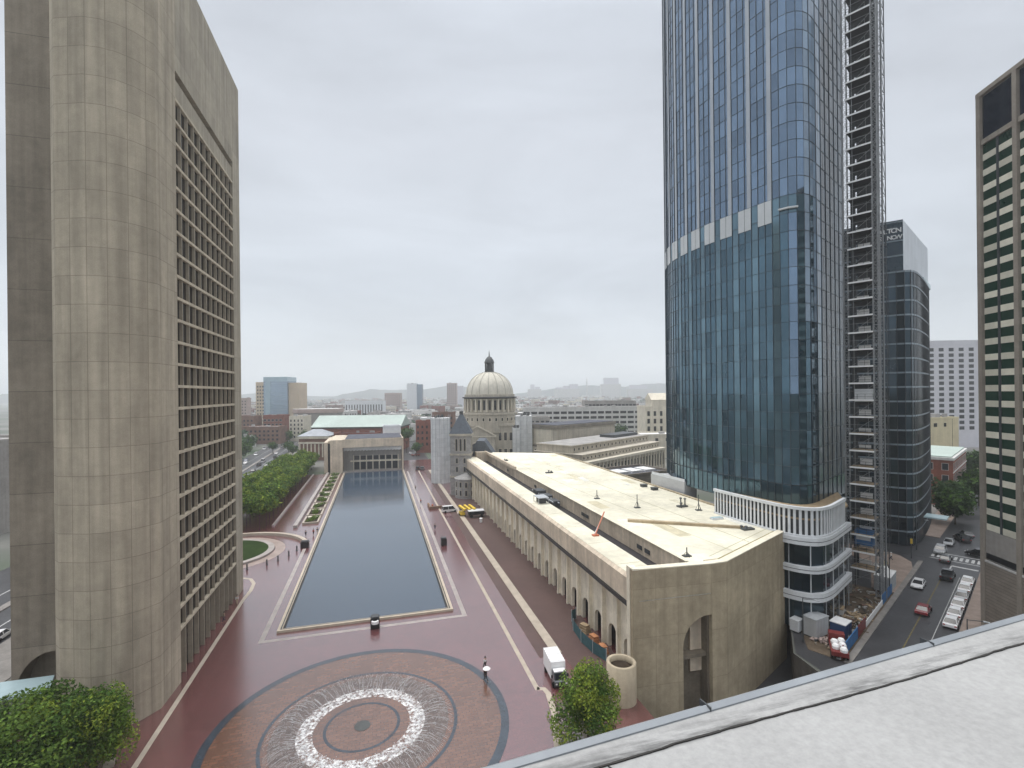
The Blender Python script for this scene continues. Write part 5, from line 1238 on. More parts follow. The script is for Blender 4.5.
for i, (x, y, R_, z, n, w, lb) in enumerate([
    (163, 104, 6, 6, 2600, [.7, .3, 0], 'dark green street tree by the dark office block corner'),
    (176, 113, 6.5, 6.5, 2600, [.8, .2, 0], 'dark street tree behind the first one on the side street'),
    (196, 118, 7, 8, 2600, [.8, .2, 0], 'tall dark street tree beside the brick building'),
    (228, 140, 8, 9, 2600, [.85, .15, 0], 'farthest dark street tree at the end of the side street'),
    (-83, 340, 8, 7, 2200, [.75, .25, 0], 'round dark tree beside the avenue nearest the concrete tower'),
    (-92, 350, 8, 8, 2200, [.75, .25, 0], 'dark avenue tree partly behind the concrete tower'),
    (-55, 420, 7, 7, 1600, [.7, .3, 0], 'avenue tree in front of the white corner building'),
    (19, 337, 5.5, 13, 2200, [.7, .3, 0], 'tall dark green tree beside the green copper roofed hall'),
    (24, 318, 4, 6, 1500, [.7, .3, 0], 'small dark tree beside the wet street near the wrapped scaffold'),
    (-112, 150, 7, 8, 2200, [.7, .3, 0], 'dark tree in the gap left of the concrete tower'),
    (182, 345, 7, 10, 1600, [.5, .5, 0], 'green tree between the attic block and the cream office block'),
    (-86, 300, 6, 6, 1500, [.7, .3, 0], 'dark avenue tree on the far pavement, nearest of its line'),
    (-88, 385, 7, 7, 1500, [.7, .3, 0], 'dark avenue tree on the far pavement beyond the round one'),
    (-70, 372, 4, 5, 1100, [.6, .4, 0], 'small tree on the avenue median'),
    (-73, 450, 6, 6, 1100, [.7, .3, 0], 'tree at the far end of the avenue in front of the brick mid-rise'),
    (-60, 372, 4.5, 5, 1100, [.6, .4, 0], 'small tree on the near avenue pavement before the columned hall'),
    (-53, 345, 4, 5, 1100, [.6, .4, 0], 'small tree beside the columned hall'),
    (-86, 262, 5, 5, 1300, [.7, .3, 0], 'low dark tree on the far pavement at the edge of the concrete tower'),
    (104, 50.5, 1.0, 2.0, 900, [.2, .5, .3], 'small bright bush at the foot of the striped tower')]):
    make_tree('street_tree', lb, x, y, lobes_round(R_, z, R_ * .8, 60 + i, 6), max(1, z * .6), n, .16 * R_ ** .7 if R_ > 2 else .12, 60 + i, w, None, .2, R_ * .6, [leaf_dark if R_ < 2 or y > 300 else leaf_darkest, leaf_far if y > 300 else leaf_mid if R_ < 2 else leaf_dark, leaf_lime])

# round lawn with its kerb, seat wall, bollards
t = thing('round_lawn', 'round green lawn inside a pinkish stone ring at the corner of the plaza', 'lawn', (-38, 138, .05))
MB().lathe([(10.6, .5), (7, .7), (0, .8)], 48, (-38, 138, 0)).build('grass', grass, t, True)
MB().lathe([(12.0, .05), (12.0, .5), (10.6, .52)], 64, (-38, 138, 0)).build('kerb', granite_pink, t)
b = MB(); b.ring((-38, 138), 12.2, 14.6, .062, 64); structure(b.build('ring_path', M('pinkish_pavers', (.30, .23, .20), .5, .4, var=.15, scale=.5, coat=.2)))
pts = [(-36.2 + 18.2 * math.cos(a), 136.3 + 18.2 * math.sin(a)) for a in [R(8 + i * 6) for i in range(21)]]
b = MB(); b.band(pts, 1.1, .05, 0, .75); tag(b.build('seat_wall', granite), 'curved stone seat wall around the round lawn', 'seat wall')
b = MB(); b.box(-19.6, -17.6, 137.6, 139.4, .05, 1.5); b.box(-19.4, -17.8, 137.8, 139.2, 1.5, 1.7); tag(b.build('equipment_box', black_paint), 'black box at the end of the curved seat wall', 'box')
def bollard(x, y, label):
    t = thing('bollard', label, 'bollard', (x, y, .05), 0, 'bollards by the round lawn')
    MB().lathe([(.16, .05), (.16, 1.15), (.20, 1.18), (.2, 1.3), (0, 1.42)], 12, (x, y, 0)).build('post', dark_metal, t)
    MB().lathe([(.28, .05), (.28, .14), (.16, .16)], 12, (x, y, 0)).build('base', dark_metal, t)
for p, lb in zip([(-29.1, 124.5), (-25.4, 126.7), (-23.4, 129.0), (-21.5, 132.1), (-20.2, 135.8)], ['dark bollard nearest the concrete tower', 'second dark bollard from the concrete tower', 'middle one of the five dark bollards by the lawn', 'dark bollard second from the black box', 'dark bollard nearest the black box on the seat wall']): bollard(*p, lb)
# planter beds between the trees and the pool
b = MB(); b.box(-24.6, -23.5, 159, 262, .05, .85); tag(b.build('planter_wall', granite_pink), 'long pinkish granite wall between the row trees and the planters', 'wall')
b = MB(); b.box(-31.2, -30.6, 163, 262, .05, .5); tag(b.build('tree_kerb', granite_pink), 'low stone kerb wall along the foot of the row trees', 'wall')
def planter(y0, label, seedv):
    r = random.Random(seedv); t = thing('planter_bed', label, 'planter', (-20, y0 + 4, .05), 0, 'planter beds along the pool')
    b = MB(); x0, x1, y1 = -22.6, -17.9, y0 + 8.4
    b.box(x0, x1, y0, y0 + .5, .05, .6); b.box(x0, x1, y1 - .5, y1, .05, .6); b.box(x0, x0 + .5, y0 + .5, y1 - .5, .05, .6); b.box(x1 - .5, x1, y0 + .5, y1 - .5, .05, .6); b.build('kerb', granite, t)
    b = MB(); b.box(x0 + .5, x1 - .5, y0 + .5, y1 - .5, .05, .45); b.build('soil', soil, t)
    b = crown_mb([(-20.2 + r.uniform(-1.2, 1.2), y0 + 2 + 1.5 * i, .8, 1.1, .5) for i in range(4)], 700, .17, seedv, [.4, .4, .2]); o = b.build('planting', LM, t); o['kind'] = 'stuff'
    b = MB(); b.box(x0 + .9, x1 - .9, y0 + 6.2, y0 + 7.4, .46, .8); b.build('stone_seat', limestone_lt, t)
PLB = ['planter bed nearest the round lawn', 'second planter bed from the round lawn', 'third planter bed from the round lawn', 'fourth planter bed from the round lawn', 'fifth planter bed, just past the middle of the row', 'sixth planter bed along the pool', 'seventh planter bed along the pool', 'eighth planter bed along the pool', 'planter bed next to last before the concave hall', 'planter bed at the foot of the concave hall']
for i in range(10): planter(162.5 + i * 9.9, PLB[i], 80 + i)

# far wood of trees and roofs that reads as one mass
r = random.Random(31); b = MB(); mats = [pale_conc, brick_red, grey_conc, white_roof, flat_roof, brick_brown, limestone_lt]
keep = [(-110, 615, 60), (-88, 470, 45), (-66, 456, 30), (-56, 498, 50), (-14, 365, 50), (160, 375, 65), (60, 915, 30), (160, 1096, 30), (30, 1030, 30), (-18, 785, 40), (183, 295, 50)]
cnt = 0
while cnt < 1300:
    d = 430 * (3600 / 430) ** r.random(); a = R(r.uniform(-16, 36)); x, y = d * math.sin(a), d * math.cos(a)
    if any(math.hypot(x - k[0], y - k[1]) < k[2] for k in keep) or (-95 < x < -55 and y < 720) or (14 < x < 32 and y < 720): continue
    w, dd, h = r.uniform(10, 30), r.uniform(10, 22), r.uniform(7, 17) * (1.25 if r.random() < .12 else 1)
    b.set((x, y, 0, CA + r.choice([0, 0, .5, -.4]))); m = r.choices(range(7), [3, 2.4, 2, .8, 1.2, 2, 1.6])[0]; b.box(0, w, 0, dd, 0, h, m, r.choice([3, 4, 4, 2]))
    for _ in range(2): xx, yy = r.uniform(0, w - 3), r.uniform(0, dd - 3); b.box(xx, xx + 2.5, yy, yy + 2.5, h, h + r.uniform(1, 3), 4)
    nw = int(w / 3)
    if d < 1400:
        for z in range(2, int(h) - 2, 3):
            for k in range(nw): b.face([(k * 3 + .8, -.05, z), (k * 3 + 2.1, -.05, z), (k * 3 + 2.1, -.05, z + 1.7), (k * 3 + .8, -.05, z + 1.7)], None, 7)
    cnt += 1
b.set(None); o = b.build('far_city', mats + [dark_glass]); tag(o, None, None, None, 'stuff')
b = MB(); cnt = 0; L_ = []
while cnt < 900:
    d = 430 * (3400 / 430) ** r.random(); a = R(r.uniform(-16, 36)); x, y = d * math.sin(a), d * math.cos(a)
    if any(math.hypot(x - k[0], y - k[1]) < k[2] * .8 for k in keep) or (-90 < x < -58 and y < 720) or (15 < x < 31 and y < 720): continue
    rr_ = r.uniform(4, 8); h = r.uniform(7, 13)
    for _ in range(34):
        dv = Vector((r.gauss(0, 1), r.gauss(0, 1), r.gauss(.3, 1))).normalized(); p = Vector((x, y, h * .6)) + Vector((dv.x * rr_, dv.y * rr_, dv.z * h * .42)); t_ = Vector((r.gauss(0, 1), r.gauss(0, 1), r.gauss(0, .5))).normalized(); u_ = dv.cross(t_).normalized(); s = rr_ * .42
        b.face([p - t_ * s, p - u_ * s, p + t_ * s, p + u_ * s], None, 0)
    cnt += 1
o = b.build('far_trees', leaf_far); o['kind'] = 'stuff'

# ------------------------------------------------------------------ vehicles
def car(x, y, head, paint, label, kind='sedan', group=None, z=.02):
    t = thing({'sedan': 'parked_car' if group else 'car', 'van': 'van', 'pickup': 'pickup_truck', 'suv': 'car'}[kind], label, {'sedan': 'car', 'van': 'van', 'pickup': 'pickup', 'suv': 'car'}[kind], (x, y, z), 0, group)
    F = (x, y, z, head); H = {'sedan': 1.45, 'van': 2.1, 'pickup': 1.8, 'suv': 1.75}[kind]; Lh = {'sedan': 2.3, 'van': 2.6, 'pickup': 2.8, 'suv': 2.4}[kind]; w = .92 if kind == 'sedan' else 1.0
    belt = .88 if kind == 'sedan' else 1.05
    xs = {'sedan': (-1.75, -1.05, .45, 1.2), 'van': (-2.5, -2.35, 1.0, 1.9), 'pickup': (-.55, -.45, .75, 1.4), 'suv': (-2.25, -1.9, .5, 1.3)}[kind]
    b = MB(F)
    prof = [(-Lh, .35), (-Lh + .05, belt - .12), (-Lh + .3, belt), (xs[0], belt), (xs[3], belt), (Lh - .35, belt - .14), (Lh, belt - .38), (Lh, .35)]
    b.extr(prof, 'y', -w, w)
    def tier(x0, x1, y, z): return [(x0, -y, z), (x1, -y, z), (x1, y, z), (x0, y, z)]
    A = tier(xs[1] - .02, xs[2] + .02, w - .22, H - .03)
    b.face(A); b.face([(p[0], p[1] * .96, p[2] + .03) for p in A])
    for i in range(4): p, q = A[i], A[(i + 1) % 4]; b.face([p, q, (q[0], q[1] * .96, H), (p[0], p[1] * .96, H)])
    for sx, tx in ((xs[0], xs[1]), (xs[3], xs[2]), ((xs[0] + xs[3]) / 2 - .2, (xs[1] + xs[2]) / 2)):
        for s in (-1, 1): b.bar((sx, s * (w - .05), belt), (tx, s * (w - .24), H - .02), .09)
    if kind == 'pickup':
        b.box(-Lh + .12, -.7, -w + .12, w - .12, belt, belt + .004)
    b.build('body', paint, t)
    b = MB(F); B0 = tier(xs[0] + .03, xs[3] - .03, w - .06, belt); B1 = tier(xs[1], xs[2], w - .25, H - .04)
    for i in range(4): j = (i + 1) % 4; b.face([B0[i], B0[j], B1[j], B1[i]])
    b.build('windows', dark_glass, t)
    for sx in (-Lh * .62, Lh * .64):
        for s in (-1, 1):
            b = MB(F); n = 12; c = [(sx + .33 * math.cos(2 * math.pi * k / n), .34 + .33 * math.sin(2 * math.pi * k / n)) for k in range(n)]
            b.extr(c, 'y', s * w - .12, s * w + .04, 0); c2 = [(sx + .2 * math.cos(2 * math.pi * k / n), .34 + .2 * math.sin(2 * math.pi * k / n)) for k in range(n)]
            b.face([(q[0], s * (w + .05), q[1]) for q in (c2 if s < 0 else c2[::-1])], None, 1); b.build('wheel', [rubber, chrome], t)
    for s in (-1, 1):
        b = MB(F); b.box(Lh - .04, Lh + .02, s * (w - .3) - .2, s * (w - .3) + .2, belt - .36, belt - .2); b.build('headlight', lamp_clear, t)
        b = MB(F); b.box(-Lh - .02, -Lh + .03, s * (w - .2) - .15, s * (w - .2) + .15, belt - .3, belt - .12); b.build('tail_light', lamp_red, t)
    return t
Wt, Bk, Rd, Sv, Gr, Bl = car_paint('white', (.72, .72, .72)), car_paint('black', (.012, .012, .014)), car_paint('red', (.20, .012, .018)), car_paint('silver', (.38, .39, .40)), car_paint('grey', (.09, .095, .10)), car_paint('blue', (.03, .06, .14))
def sp(l, c): p = frame_pt(SF, (l, c, 0)); return p.x, p.y     # street position: along, across
def along(x, y): return x * math.cos(UA) + y * math.sin(UA)
car(104.9, 73.6, UA + math.pi, Wt, 'white car driving alone in the middle of the side street', 'sedan')
car(93.6, 64.9, UA, Rd, 'dark red car driving on the side street near the white roof edge', 'sedan')
car(115.4, 75.2, UA, Bk, 'black pickup driving just ahead of the red car', 'pickup')
car(126.2, 82.6, UA, Gr, 'dark grey car waiting at the stop line by the crosswalk', 'sedan')
car(131.5, 87.2, UA + math.pi, Sv, 'silver car stopped at the crosswalk beside the grey car', 'suv')
car(140.6, 91.2, UA + math.pi, Sv, 'silver sedan turning past the crosswalk', 'sedan')
car(147.2, 92.4, UA + .5, Bk, 'black car on the far side of the junction', 'suv')
car(153, 95, UA + .4, Gr, 'dark grey car farther off behind the junction', 'sedan')
car(137.2, 82.6, UA + 1.3, Bk, 'black car crossing at the right edge of the junction', 'suv')
car(186, 117.2, UA + math.pi, Wt, 'white car far down the side street by the trees', 'sedan')
car(200, 123, UA + math.pi, Sv, 'small silver car farthest down the side street', 'sedan')
PLbl = ['white taxi parked nearest the white roof edge', 'second white taxi from the roof edge in the parked row', 'third white taxi from the roof edge in the parked row', 'fourth white taxi in the parked row', 'fifth white taxi in the parked row', 'white taxi parked at the far head of the row']
for i in range(6):
    x, y = sp(110.2 + 5.15 * i, 11.05); car(x, y, UA, Wt if i != 3 else Sv, PLbl[i] if i != 3 else 'silver car parked fourth in the row of white taxis', 'sedan', 'cars parked along the kerb')
for (x, y, h, p, k, lb) in [(-60.5, 262, 1.6, Bk, 'suv', 'black car on the avenue nearest the row trees'), (-63, 284, 1.6, Gr, 'sedan', 'grey car on the avenue behind the black one'), (-64.5, 305, 1.6, Bk, 'suv', 'black car farther along the avenue'), (-66, 322, 1.6, Wt, 'van', 'white van on the avenue beside the row trees'),
    (-76, 300, -1.5, Sv, 'sedan', 'silver car coming down the far side of the avenue'), (-77, 330, -1.5, Bl, 'sedan', 'dark blue car on the far side of the avenue'), (-66, 362, 1.6, Wt, 'sedan', 'white car far along the avenue'), (-68, 395, 1.6, Sv, 'suv', 'silver car farthest along the avenue'), (-78, 360, -1.5, Wt, 'van', 'white van on the far side of the avenue'),
    (-74.5, 318, -1.5, Wt, 'sedan', 'white car on the inner lane of the far side of the avenue'), (-79, 312, -1.5, Gr, 'suv', 'grey car at the far kerb of the avenue'), (-62.5, 340, 1.6, Gr, 'suv', 'grey car by the white van on the avenue'), (-59.5, 300, 1.6, Wt, 'sedan', 'white car at the near kerb of the avenue'), (-80, 395, -1.5, Sv, 'van', 'silver van on the far side of the avenue'), (-66.5, 430, 1.6, Bk, 'suv', 'black car at the far end of the avenue'), (-75, 280, -1.5, Bk, 'van', 'long black van on the far lanes of the avenue'),
    (-60.8, 101, 1.6, Wt, 'sedan', 'white car parked behind the concrete tower at the left edge'), (-61.2, 95, 1.6, Bk, 'sedan', 'black car parked behind the white one at the left edge'), (-62, 112, 1.6, Gr, 'sedan', 'grey car beyond the white car at the left edge'),
    (20.4, 262.5, 1.4, Bk, 'suv', 'left of two black cars at the end of the wet street'), (22.6, 261, 1.4, Gr, 'suv', 'right of two dark cars at the end of the wet street'), (23.5, 352, 1.6, Wt, 'van', 'white van at the far end of the wet street'), (21, 330, 1.6, Sv, 'sedan', 'silver car at the far end of the wet street'),
    (23.2, 165, .1, Wt, 'van', 'white van parked across the low kerb in front of the church tower')]:
    car(x, y, h, p, lb, k)
car(23.6, 320, .05, car_paint('rust', (.30, .06, .03)), 'long rust red pickup crossing the far end of the wet street', 'pickup')

# white box truck on the plaza
t = thing('box_truck', 'white box truck with dark cab front parked on the plaza kerb', 'truck', (23.7, 64.4, .06))
F = (23.7, 64.4, .06, R(-94))
b = MB(F); b.box(-3.4, 1.2, -1.2, 1.2, .75, 3.35); b.build('cargo_box', M('truck_white', (.80, .80, .80), .45, .4, var=.05), t)
b = MB(F)
for i in range(7): b.box(-3.3 + i * .7, -3.2 + i * .7, -1.22, 1.22, .8, 3.42)
b.build('box_rib', white_paint, t)
b = MB(F); b.extr([(1.25, .5), (2.95, .5), (3.0, 1.15), (2.75, 1.35), (2.35, 2.2), (1.25, 2.25)], 'y', -1.05, 1.05, 0); b.build('cab', car_paint('slate', (.05, .06, .065)), t)
b = MB(F); b.box(1.3, 2.3, -.95, .95, 2.26, 2.42); b.build('cab_roof', white_paint, t)
b = MB(F); b.face([(2.80, -.9, 1.38), (2.80, .9, 1.38), (2.42, .85, 2.15), (2.42, -.85, 2.15)]); b.build('windscreen', dark_glass, t)
b = MB(F); b.box(2.98, 3.06, -.5, .5, .65, 1.05); b.build('grille', black_paint, t)
for s in (-1, 1):
    b = MB(F); b.box(2.96, 3.05, s * .8 - .14, s * .8 + .14, .75, .95); b.build('headlight', lamp_clear, t)
    b = MB(F); b.box(2.1, 2.25, s * 1.3 - .12, s * 1.3 + .12, 1.4, 1.9); b.build('mirror', black_paint, t)
    for x in (2.1, -2.2):
        b = MB(F); c = [(x + .42 * math.cos(a), .42 - .1 + .42 * math.sin(a)) for a in [2 * math.pi * k / 14 for k in range(14)]]; b.extr(c, 'y', s * 1.12 - .15, s * 1.12 + .13); b.build('wheel', rubber, t)

t.scale = (.86, .86, .86)
# yellow work platform and other plaza kit
t = thing('flatbed_trailer', 'dark flatbed trailer with a pale edge loaded with yellow tubes by the colonnade', 'trailer', (30, 156, .05))
b = MB(); b.box(28, 33, 154.6, 157.2, .9, 2.0); b.build('bed', black_paint, t)
b = MB(); b.box(27.9, 33.1, 154.5, 157.3, 2.001, 2.2); b.build('deck_edge', white_metal, t)
for i in range(3):
    b = MB(); y = 157.6; x = 27.0 + i * 1.6; b.bar((x, 156.4, 2.35), (x - 1.3, 159.6, 3.1), .75, .55); b.build('yellow_tube', yellow_paint, t)
for x in (28.8, 32.2):
    b = MB(); b.extr([(x + .45 * math.cos(a), .5 + .45 * math.sin(a)) for a in [2 * math.pi * k / 12 for k in range(12)]], 'y', 154.55, 154.9); b.build('wheel', rubber, t)
t = thing('yellow_forklift', 'small yellow forklift parked behind the dark flatbed trailer', 'forklift', (26.4, 158.5, .05))
b = MB(); b.box(25.6, 27.2, 157.2, 160, .5, 1.3); b.build('body', yellow_paint, t)
b = MB()
for x in (25.7, 27.1):
    for y in (157.8, 159.4): b.bar((x, y, 1.3), (x, y, 2.3), .1)
b.box(25.5, 27.3, 157.6, 159.6, 2.3, 2.4); b.build('roll_cage', black_paint, t)
for x in (25.5, 27.2):
    for y in (157.6, 159.5): b = MB(); b.lathe([(.0, -.1), (.38, -.1), (.38, .1), (0, .1)], 10, (0, 0, 0)); b.v = [Vector((x + v.z, y + v.x, .45 + v.y)) for v in b.v]; b.build('wheel', rubber, t)
t = thing('white_bin', 'small white bin on the dark paving in front of the flatbed trailer', 'bin', (30.6, 148.5, .05)); MB().lathe([(.4, .05), (.5, 1.2), (.52, 1.3), (0, 1.5)], 12, (30.6, 148.5, 0)).build('body', white_paint, t)
def pod(x, y, label, white=False):
    t = thing('service_box', label, 'box', (x, y, .05))
    b = MB((x, y, 0, .0)); b.box(-.75, .75, -.75, .75, .05, 1.75); b.build('body', black_paint, t)
    b = MB((x, y, 0, .0)); b.box(-.6, .6, -.6, .6, 1.751, 2.0); b.build('top', dark_metal, t)
    if white: b = MB((x, y, 0, 0)); b.lathe([(.62, 1.0), (.62, 1.45), (.4, 1.55)], 14, (0, -.75, 0), 0); b.v = [v if True else v for v in b.v]; b.build('white_collar', white_paint, t)
pod(-.7, 87.4, 'black box with a white collar at the near edge of the pool', True)
pod(16.6, 129.6, 'plain black box on the paving right of the pool')
t = thing('planter_box', 'brown timber box with an orange barrel on the paving right of the pool', 'planter', (18.6, 174, .05))
b = MB(); b.box(17.0, 22.4, 170.6, 171.4, .05, .9); b.box(17.0, 17.6, 171.4, 177, .05, .9); b.build('timber_side', M('brown_timber', (.19, .12, .08), .85, var=.25), t)
t = thing('orange_barrel', 'orange traffic barrel inside the brown timber box', 'barrel', (18.4, 173.2, .05)); MB().lathe([(.38, .05), (.34, .95), (.28, 1.1), (0, 1.15)], 14, (18.4, 173.2, 0)).build('body', orange_paint, t); MB().lathe([(.395, .35), (.385, .5)], 14, (18.4, 173.2, 0)).build('band', white_paint, t)
for i, (xa, ya, yb) in enumerate([(-52.5, 165, 300), (-84.5, 230, 330)]):
    t = thing('garden_wall', ['low grey wall between the avenue and the row trees', 'low grey wall on the far side of the avenue'][i], 'wall', (xa, ya, .1)); b = MB(); b.box(xa, xa + .5, ya, yb, .1, 1.7); b.build('wall', pale_conc, t); b = MB(); b.box(xa - .1, xa + .6, ya, yb, 1.701, 1.85); b.build('coping', granite, t)
# fenced works at the near end of the colonnade
t = thing('mesh_fence', 'dark teal mesh fence around the works at the near end of the colonnade', 'fence', (31.5, 72, .05))
P = [(33.4, 80.3), (32.3, 79.6), (31.3, 76.5), (31.0, 72.5), (31.4, 69), (32.3, 66.2)]
for a, c in zip(P, P[1:]):
    b = MB(); b.face([(*a, .1), (*c, .1), (*c, 1.9), (*a, 1.9)]); b.build('mesh_panel', teal_vinyl, t)
for p in P: b = MB(); b.bar((*p, .05), (*p, 2.1), .1); b.build('post', galv, t)
for i, (x, y, lb) in enumerate([(32.9, 68.6, 'pallet of orange bricks nearest the concrete drum'), (32.9, 71.8, 'pallet of orange bricks second from the concrete drum'), (33.0, 75.6, 'pallet of tan timber farthest from the drum inside the mesh fence')]):
    t = thing('pallet_stack', lb, 'pallet', (x, y, .05), 0, 'pallets inside the mesh fence'); b = MB((x, y, 0, .2 * i)); b.box(-.7, .7, -.9, .9, .05, .2); b.build('pallet', timber, t)
    b = MB((x, y, 0, .2 * i)); [b.box(-.6 + .1 * k, .6 - .05 * k, -.8 + .1 * k, .8, .2 + k * .35, .54 + k * .35) for k in range(3)]; b.build('load', M('orange_brick', (.42, .19, .09), .9, var=.25, scale=2) if i < 2 else timber, t)
t = thing('stone_bench', 'pale stone bench beside the tree at the foot of the concrete tower', 'bench', (-28.6, 63.6, .05)); b = MB((-28.6, 63.6, 0, R(-70))); b.box(-1.6, 1.6, -.5, .5, .42, .6); b.build('seat', granite, t); b = MB((-28.6, 63.6, 0, R(-70))); b.box(-1.3, -.9, -.4, .4, .05, .42); b.box(.9, 1.3, -.4, .4, .05, .42); b.build('leg', granite, t)

# construction yard
def skip(name, label, cat, x, y, a, w, d, h, m, top=None, ribs=0):
    t = thing(name, label, cat, (x, y, .06)); b = MB((x, y, 0, a)); b.box(-w / 2, w / 2, -d / 2, d / 2, .2, h); b.build('body', m, t)
    b = MB((x, y, 0, a)); b.box(-w / 2 - .06, w / 2 + .06, -d / 2 - .06, d / 2 + .06, h + .002, h + .16); b.build('roof', top or m, t)
    if ribs:
        b = MB((x, y, 0, a))
        for k in range(ribs): xx = -w / 2 + w * (k + .5) / ribs; b.box(xx - .06, xx + .06, -d / 2 - .05, d / 2 + .05, .25, h - .05)
        b.build('rib', m, t)
    b = MB((x, y, 0, a)); b.box(-w / 2, w / 2, -d / 2 + .1, d / 2 - .1, .06, .199); b.build('skid', black_paint, t); return t
skip('storage_container', 'grey site container against the podium glazing', 'container', 68.6, 64.0, UA - .25, 3.4, 2.2, 3.0, louvre_grey, galv, 8)
skip('portable_toilet', 'dark blue site hut with a white roof beside the grey container', 'hut', 72.2, 62.6, UA - .1, 2.6, 2.2, 2.3, M('navy_paint', (.02, .05, .13), .5, var=.1), white_paint, 4)
skip('generator', 'small white generator cabinet by the colonnade end wall', 'generator', 66.7, 65.9, .3, 1.6, 1.4, 1.9, white_metal, white_metal, 3)
skip('material_crate', 'pale crate of materials near the hoist base', 'crate', 79.0, 68.8, .6, 2.0, 1.4, 1.1, pale_conc, timber, 3)
t = skip('site_canopy', 'white roofed site shelter at the foot of the hoist tower', 'shelter', 97.8, 74.9, UA, 5.6, 2.6, 3.0, galv, white_roof, 4)
skip('sand_bin', 'low tan bin beside the site shelter', 'bin', 103.2, 79.6, UA, 5.0, 1.6, 1.6, timber, white_roof, 4)
b = None
for i, (l0, l1, m, lb, h) in enumerate([(84.4, 86.4, red_paint, 'short dark red hoarding nearest the white roof edge', 1.9), (86.5, 93.5, blue_vinyl, 'long blue hoarding along the kerb of the side street', 1.9), (93.6, 98.5, red_paint, 'dark red hoarding between the blue panels', 1.9), (98.6, 104.5, white_paint, 'white barrier run beside the site shelter', 1.1), (104.6, 111, white_paint, 'white barrier run beyond the shelter', 1.1), (111.1, 119, blue_vinyl, 'blue hoarding at the corner near the workers', 1.9)]):
    t = thing('site_hoarding', lb, 'hoarding', (*sp(l0, 20.7), .06), 0, 'hoardings along the construction yard')
    b = MB(SF); b.box(l0, l1, 20.6, 20.72, .12, h); b.build('panel', m, t)
    b = MB(SF); n = int((l1 - l0) / 2.4) + 1
    for k in range(n + 1): x = l0 + .05 + (l1 - l0 - .1) * k / n; b.box(x - .06, x + .06, 20.73, 20.86, .06, h + .1); b.box(x - .2, x + .2, 20.74, 21.3, .06, .2)
    b.build('post_frame', galv, t)['kind'] = 'stuff'
t = thing('site_lorry', 'dark red site lorry with white bags on its bed', 'lorry', (67.0, 58.6, .04)); F = (67.0, 58.6, .035, UA + .35)
b = MB(F); b.box(-2.8, 1.2, -1.1, 1.1, .7, 1.3); b.build('bed', red_paint, t)
b = MB(F); b.extr([(1.25, .6), (2.9, .6), (2.9, 1.4), (2.5, 2.3), (1.25, 2.3)], 'y', -1.05, 1.05); b.build('cab', red_paint, t)
b = MB(F); b.face([(2.93, -.9, 1.42), (2.93, .9, 1.42), (2.55, .85, 2.2), (2.55, -.85, 2.2)]); b.build('windscreen', dark_glass, t)
for k in range(5):
    b = MB(F); x = -2.3 + k * .75; y = (-.5, .45)[k % 2]; b.lathe([(0, 1.3), (.5, 1.32), (.52, 1.7), (.35, 1.98), (0, 2.02)], 10, (x, y, 0)); b.build('white_bag', white_paint, t)
for x in (-1.9, 2.0):
    for s in (-1, 1): b = MB(F); b.extr([(x + .45 * math.cos(a), .47 + .45 * math.sin(a)) for a in [2 * math.pi * k / 12 for k in range(12)]], 'y', s - .15, s + .12); b.build('wheel', rubber, t)
r = random.Random(77); heaps = [(75, 68.2, 'grey rubble heap near the podium corner', grey_conc), (80.6, 66.6, 'brown timber heap in the middle of the construction yard', timber), (76.5, 64.2, 'brown earth heap beside the blue hoarding', dirt), (67.6, 61.8, 'pinkish rubble heap by the site lorry', pink_conc), (108, 84.5, 'heap of pale boards near the workers', pale_conc)]
for x, y, lb, m in heaps:
    b = MB()
    for k in range(26):
        a = r.uniform(0, 6.28); q = r.random() ** .7 * 1.9; z = .1 + (1.9 - q) * .35 * r.random(); p = Vector((x + q * math.cos(a), y + q * math.sin(a), z)); d = Vector((r.gauss(0, 1), r.gauss(0, 1), r.gauss(0, .25))).normalized() * r.uniform(.25, 1.0); b.bar(p - d, p + d, r.uniform(.12, .4), r.uniform(.1, .3))
    tag(b.build('rubble_heap', m), lb, 'rubble')
b = MB(); rd = random.Random(91); dm = [grey_conc, timber, dark_metal, pale_conc, conc_dark, dirt, brick_brown]
for k in range(230):
    l, c = rd.uniform(86, 118), rd.uniform(21.6, 30) if rd.random() < .75 else rd.uniform(21.4, 23.5)
    if l < 97 and c > 24.4 + (l - 86) * .5: continue
    p = frame_pt(SF, (l, c, .05)); d = Vector((rd.gauss(0, 1), rd.gauss(0, 1), rd.gauss(0, .06))).normalized() * rd.uniform(.1, .7); b.bar(p + Vector((0, 0, rd.uniform(.03, .25))) - d, p + Vector((0, 0, rd.uniform(.03, .3))) + d, rd.uniform(.06, .45), rd.uniform(.05, .3), rd.randrange(7))
o = b.build('site_debris', dm); o['kind'] = 'stuff'
def lamp(x, y, h, label, arm=0):
    t = thing('street_lamp', label, 'street lamp', (x, y, .02)); b = MB(); b.lathe([(.16, 0), (.1, .6), (.06, h)], 8, (x, y, .02)); b.build('pole', dark_metal, t)
    p = frame_pt((x, y, 0, UA - R(90)), (1.6, 0, 0)); b = MB(); b.bar((x, y, h - .1), (p.x, p.y, h + .2), .08); b.build('arm', dark_metal, t); b = MB(); b.bar((p.x, p.y, h + .2), (p.x + .5, p.y - .5, h + .16), .28, .12); b.build('lamp_head', galv, t)
lamp(*sp(92, 7.6), 8, 'street lamp on the reddish sidewalk beside the parked taxis')
lamp(64.6, 62.6, 7, 'thin lamp pole beside the colonnade end wall')
lamp(128.5, 90.5, 7.5, 'street lamp at the corner of the dark office block'); lamp(*sp(148.5, 8), 8, 'street lamp at the right of the crosswalk')
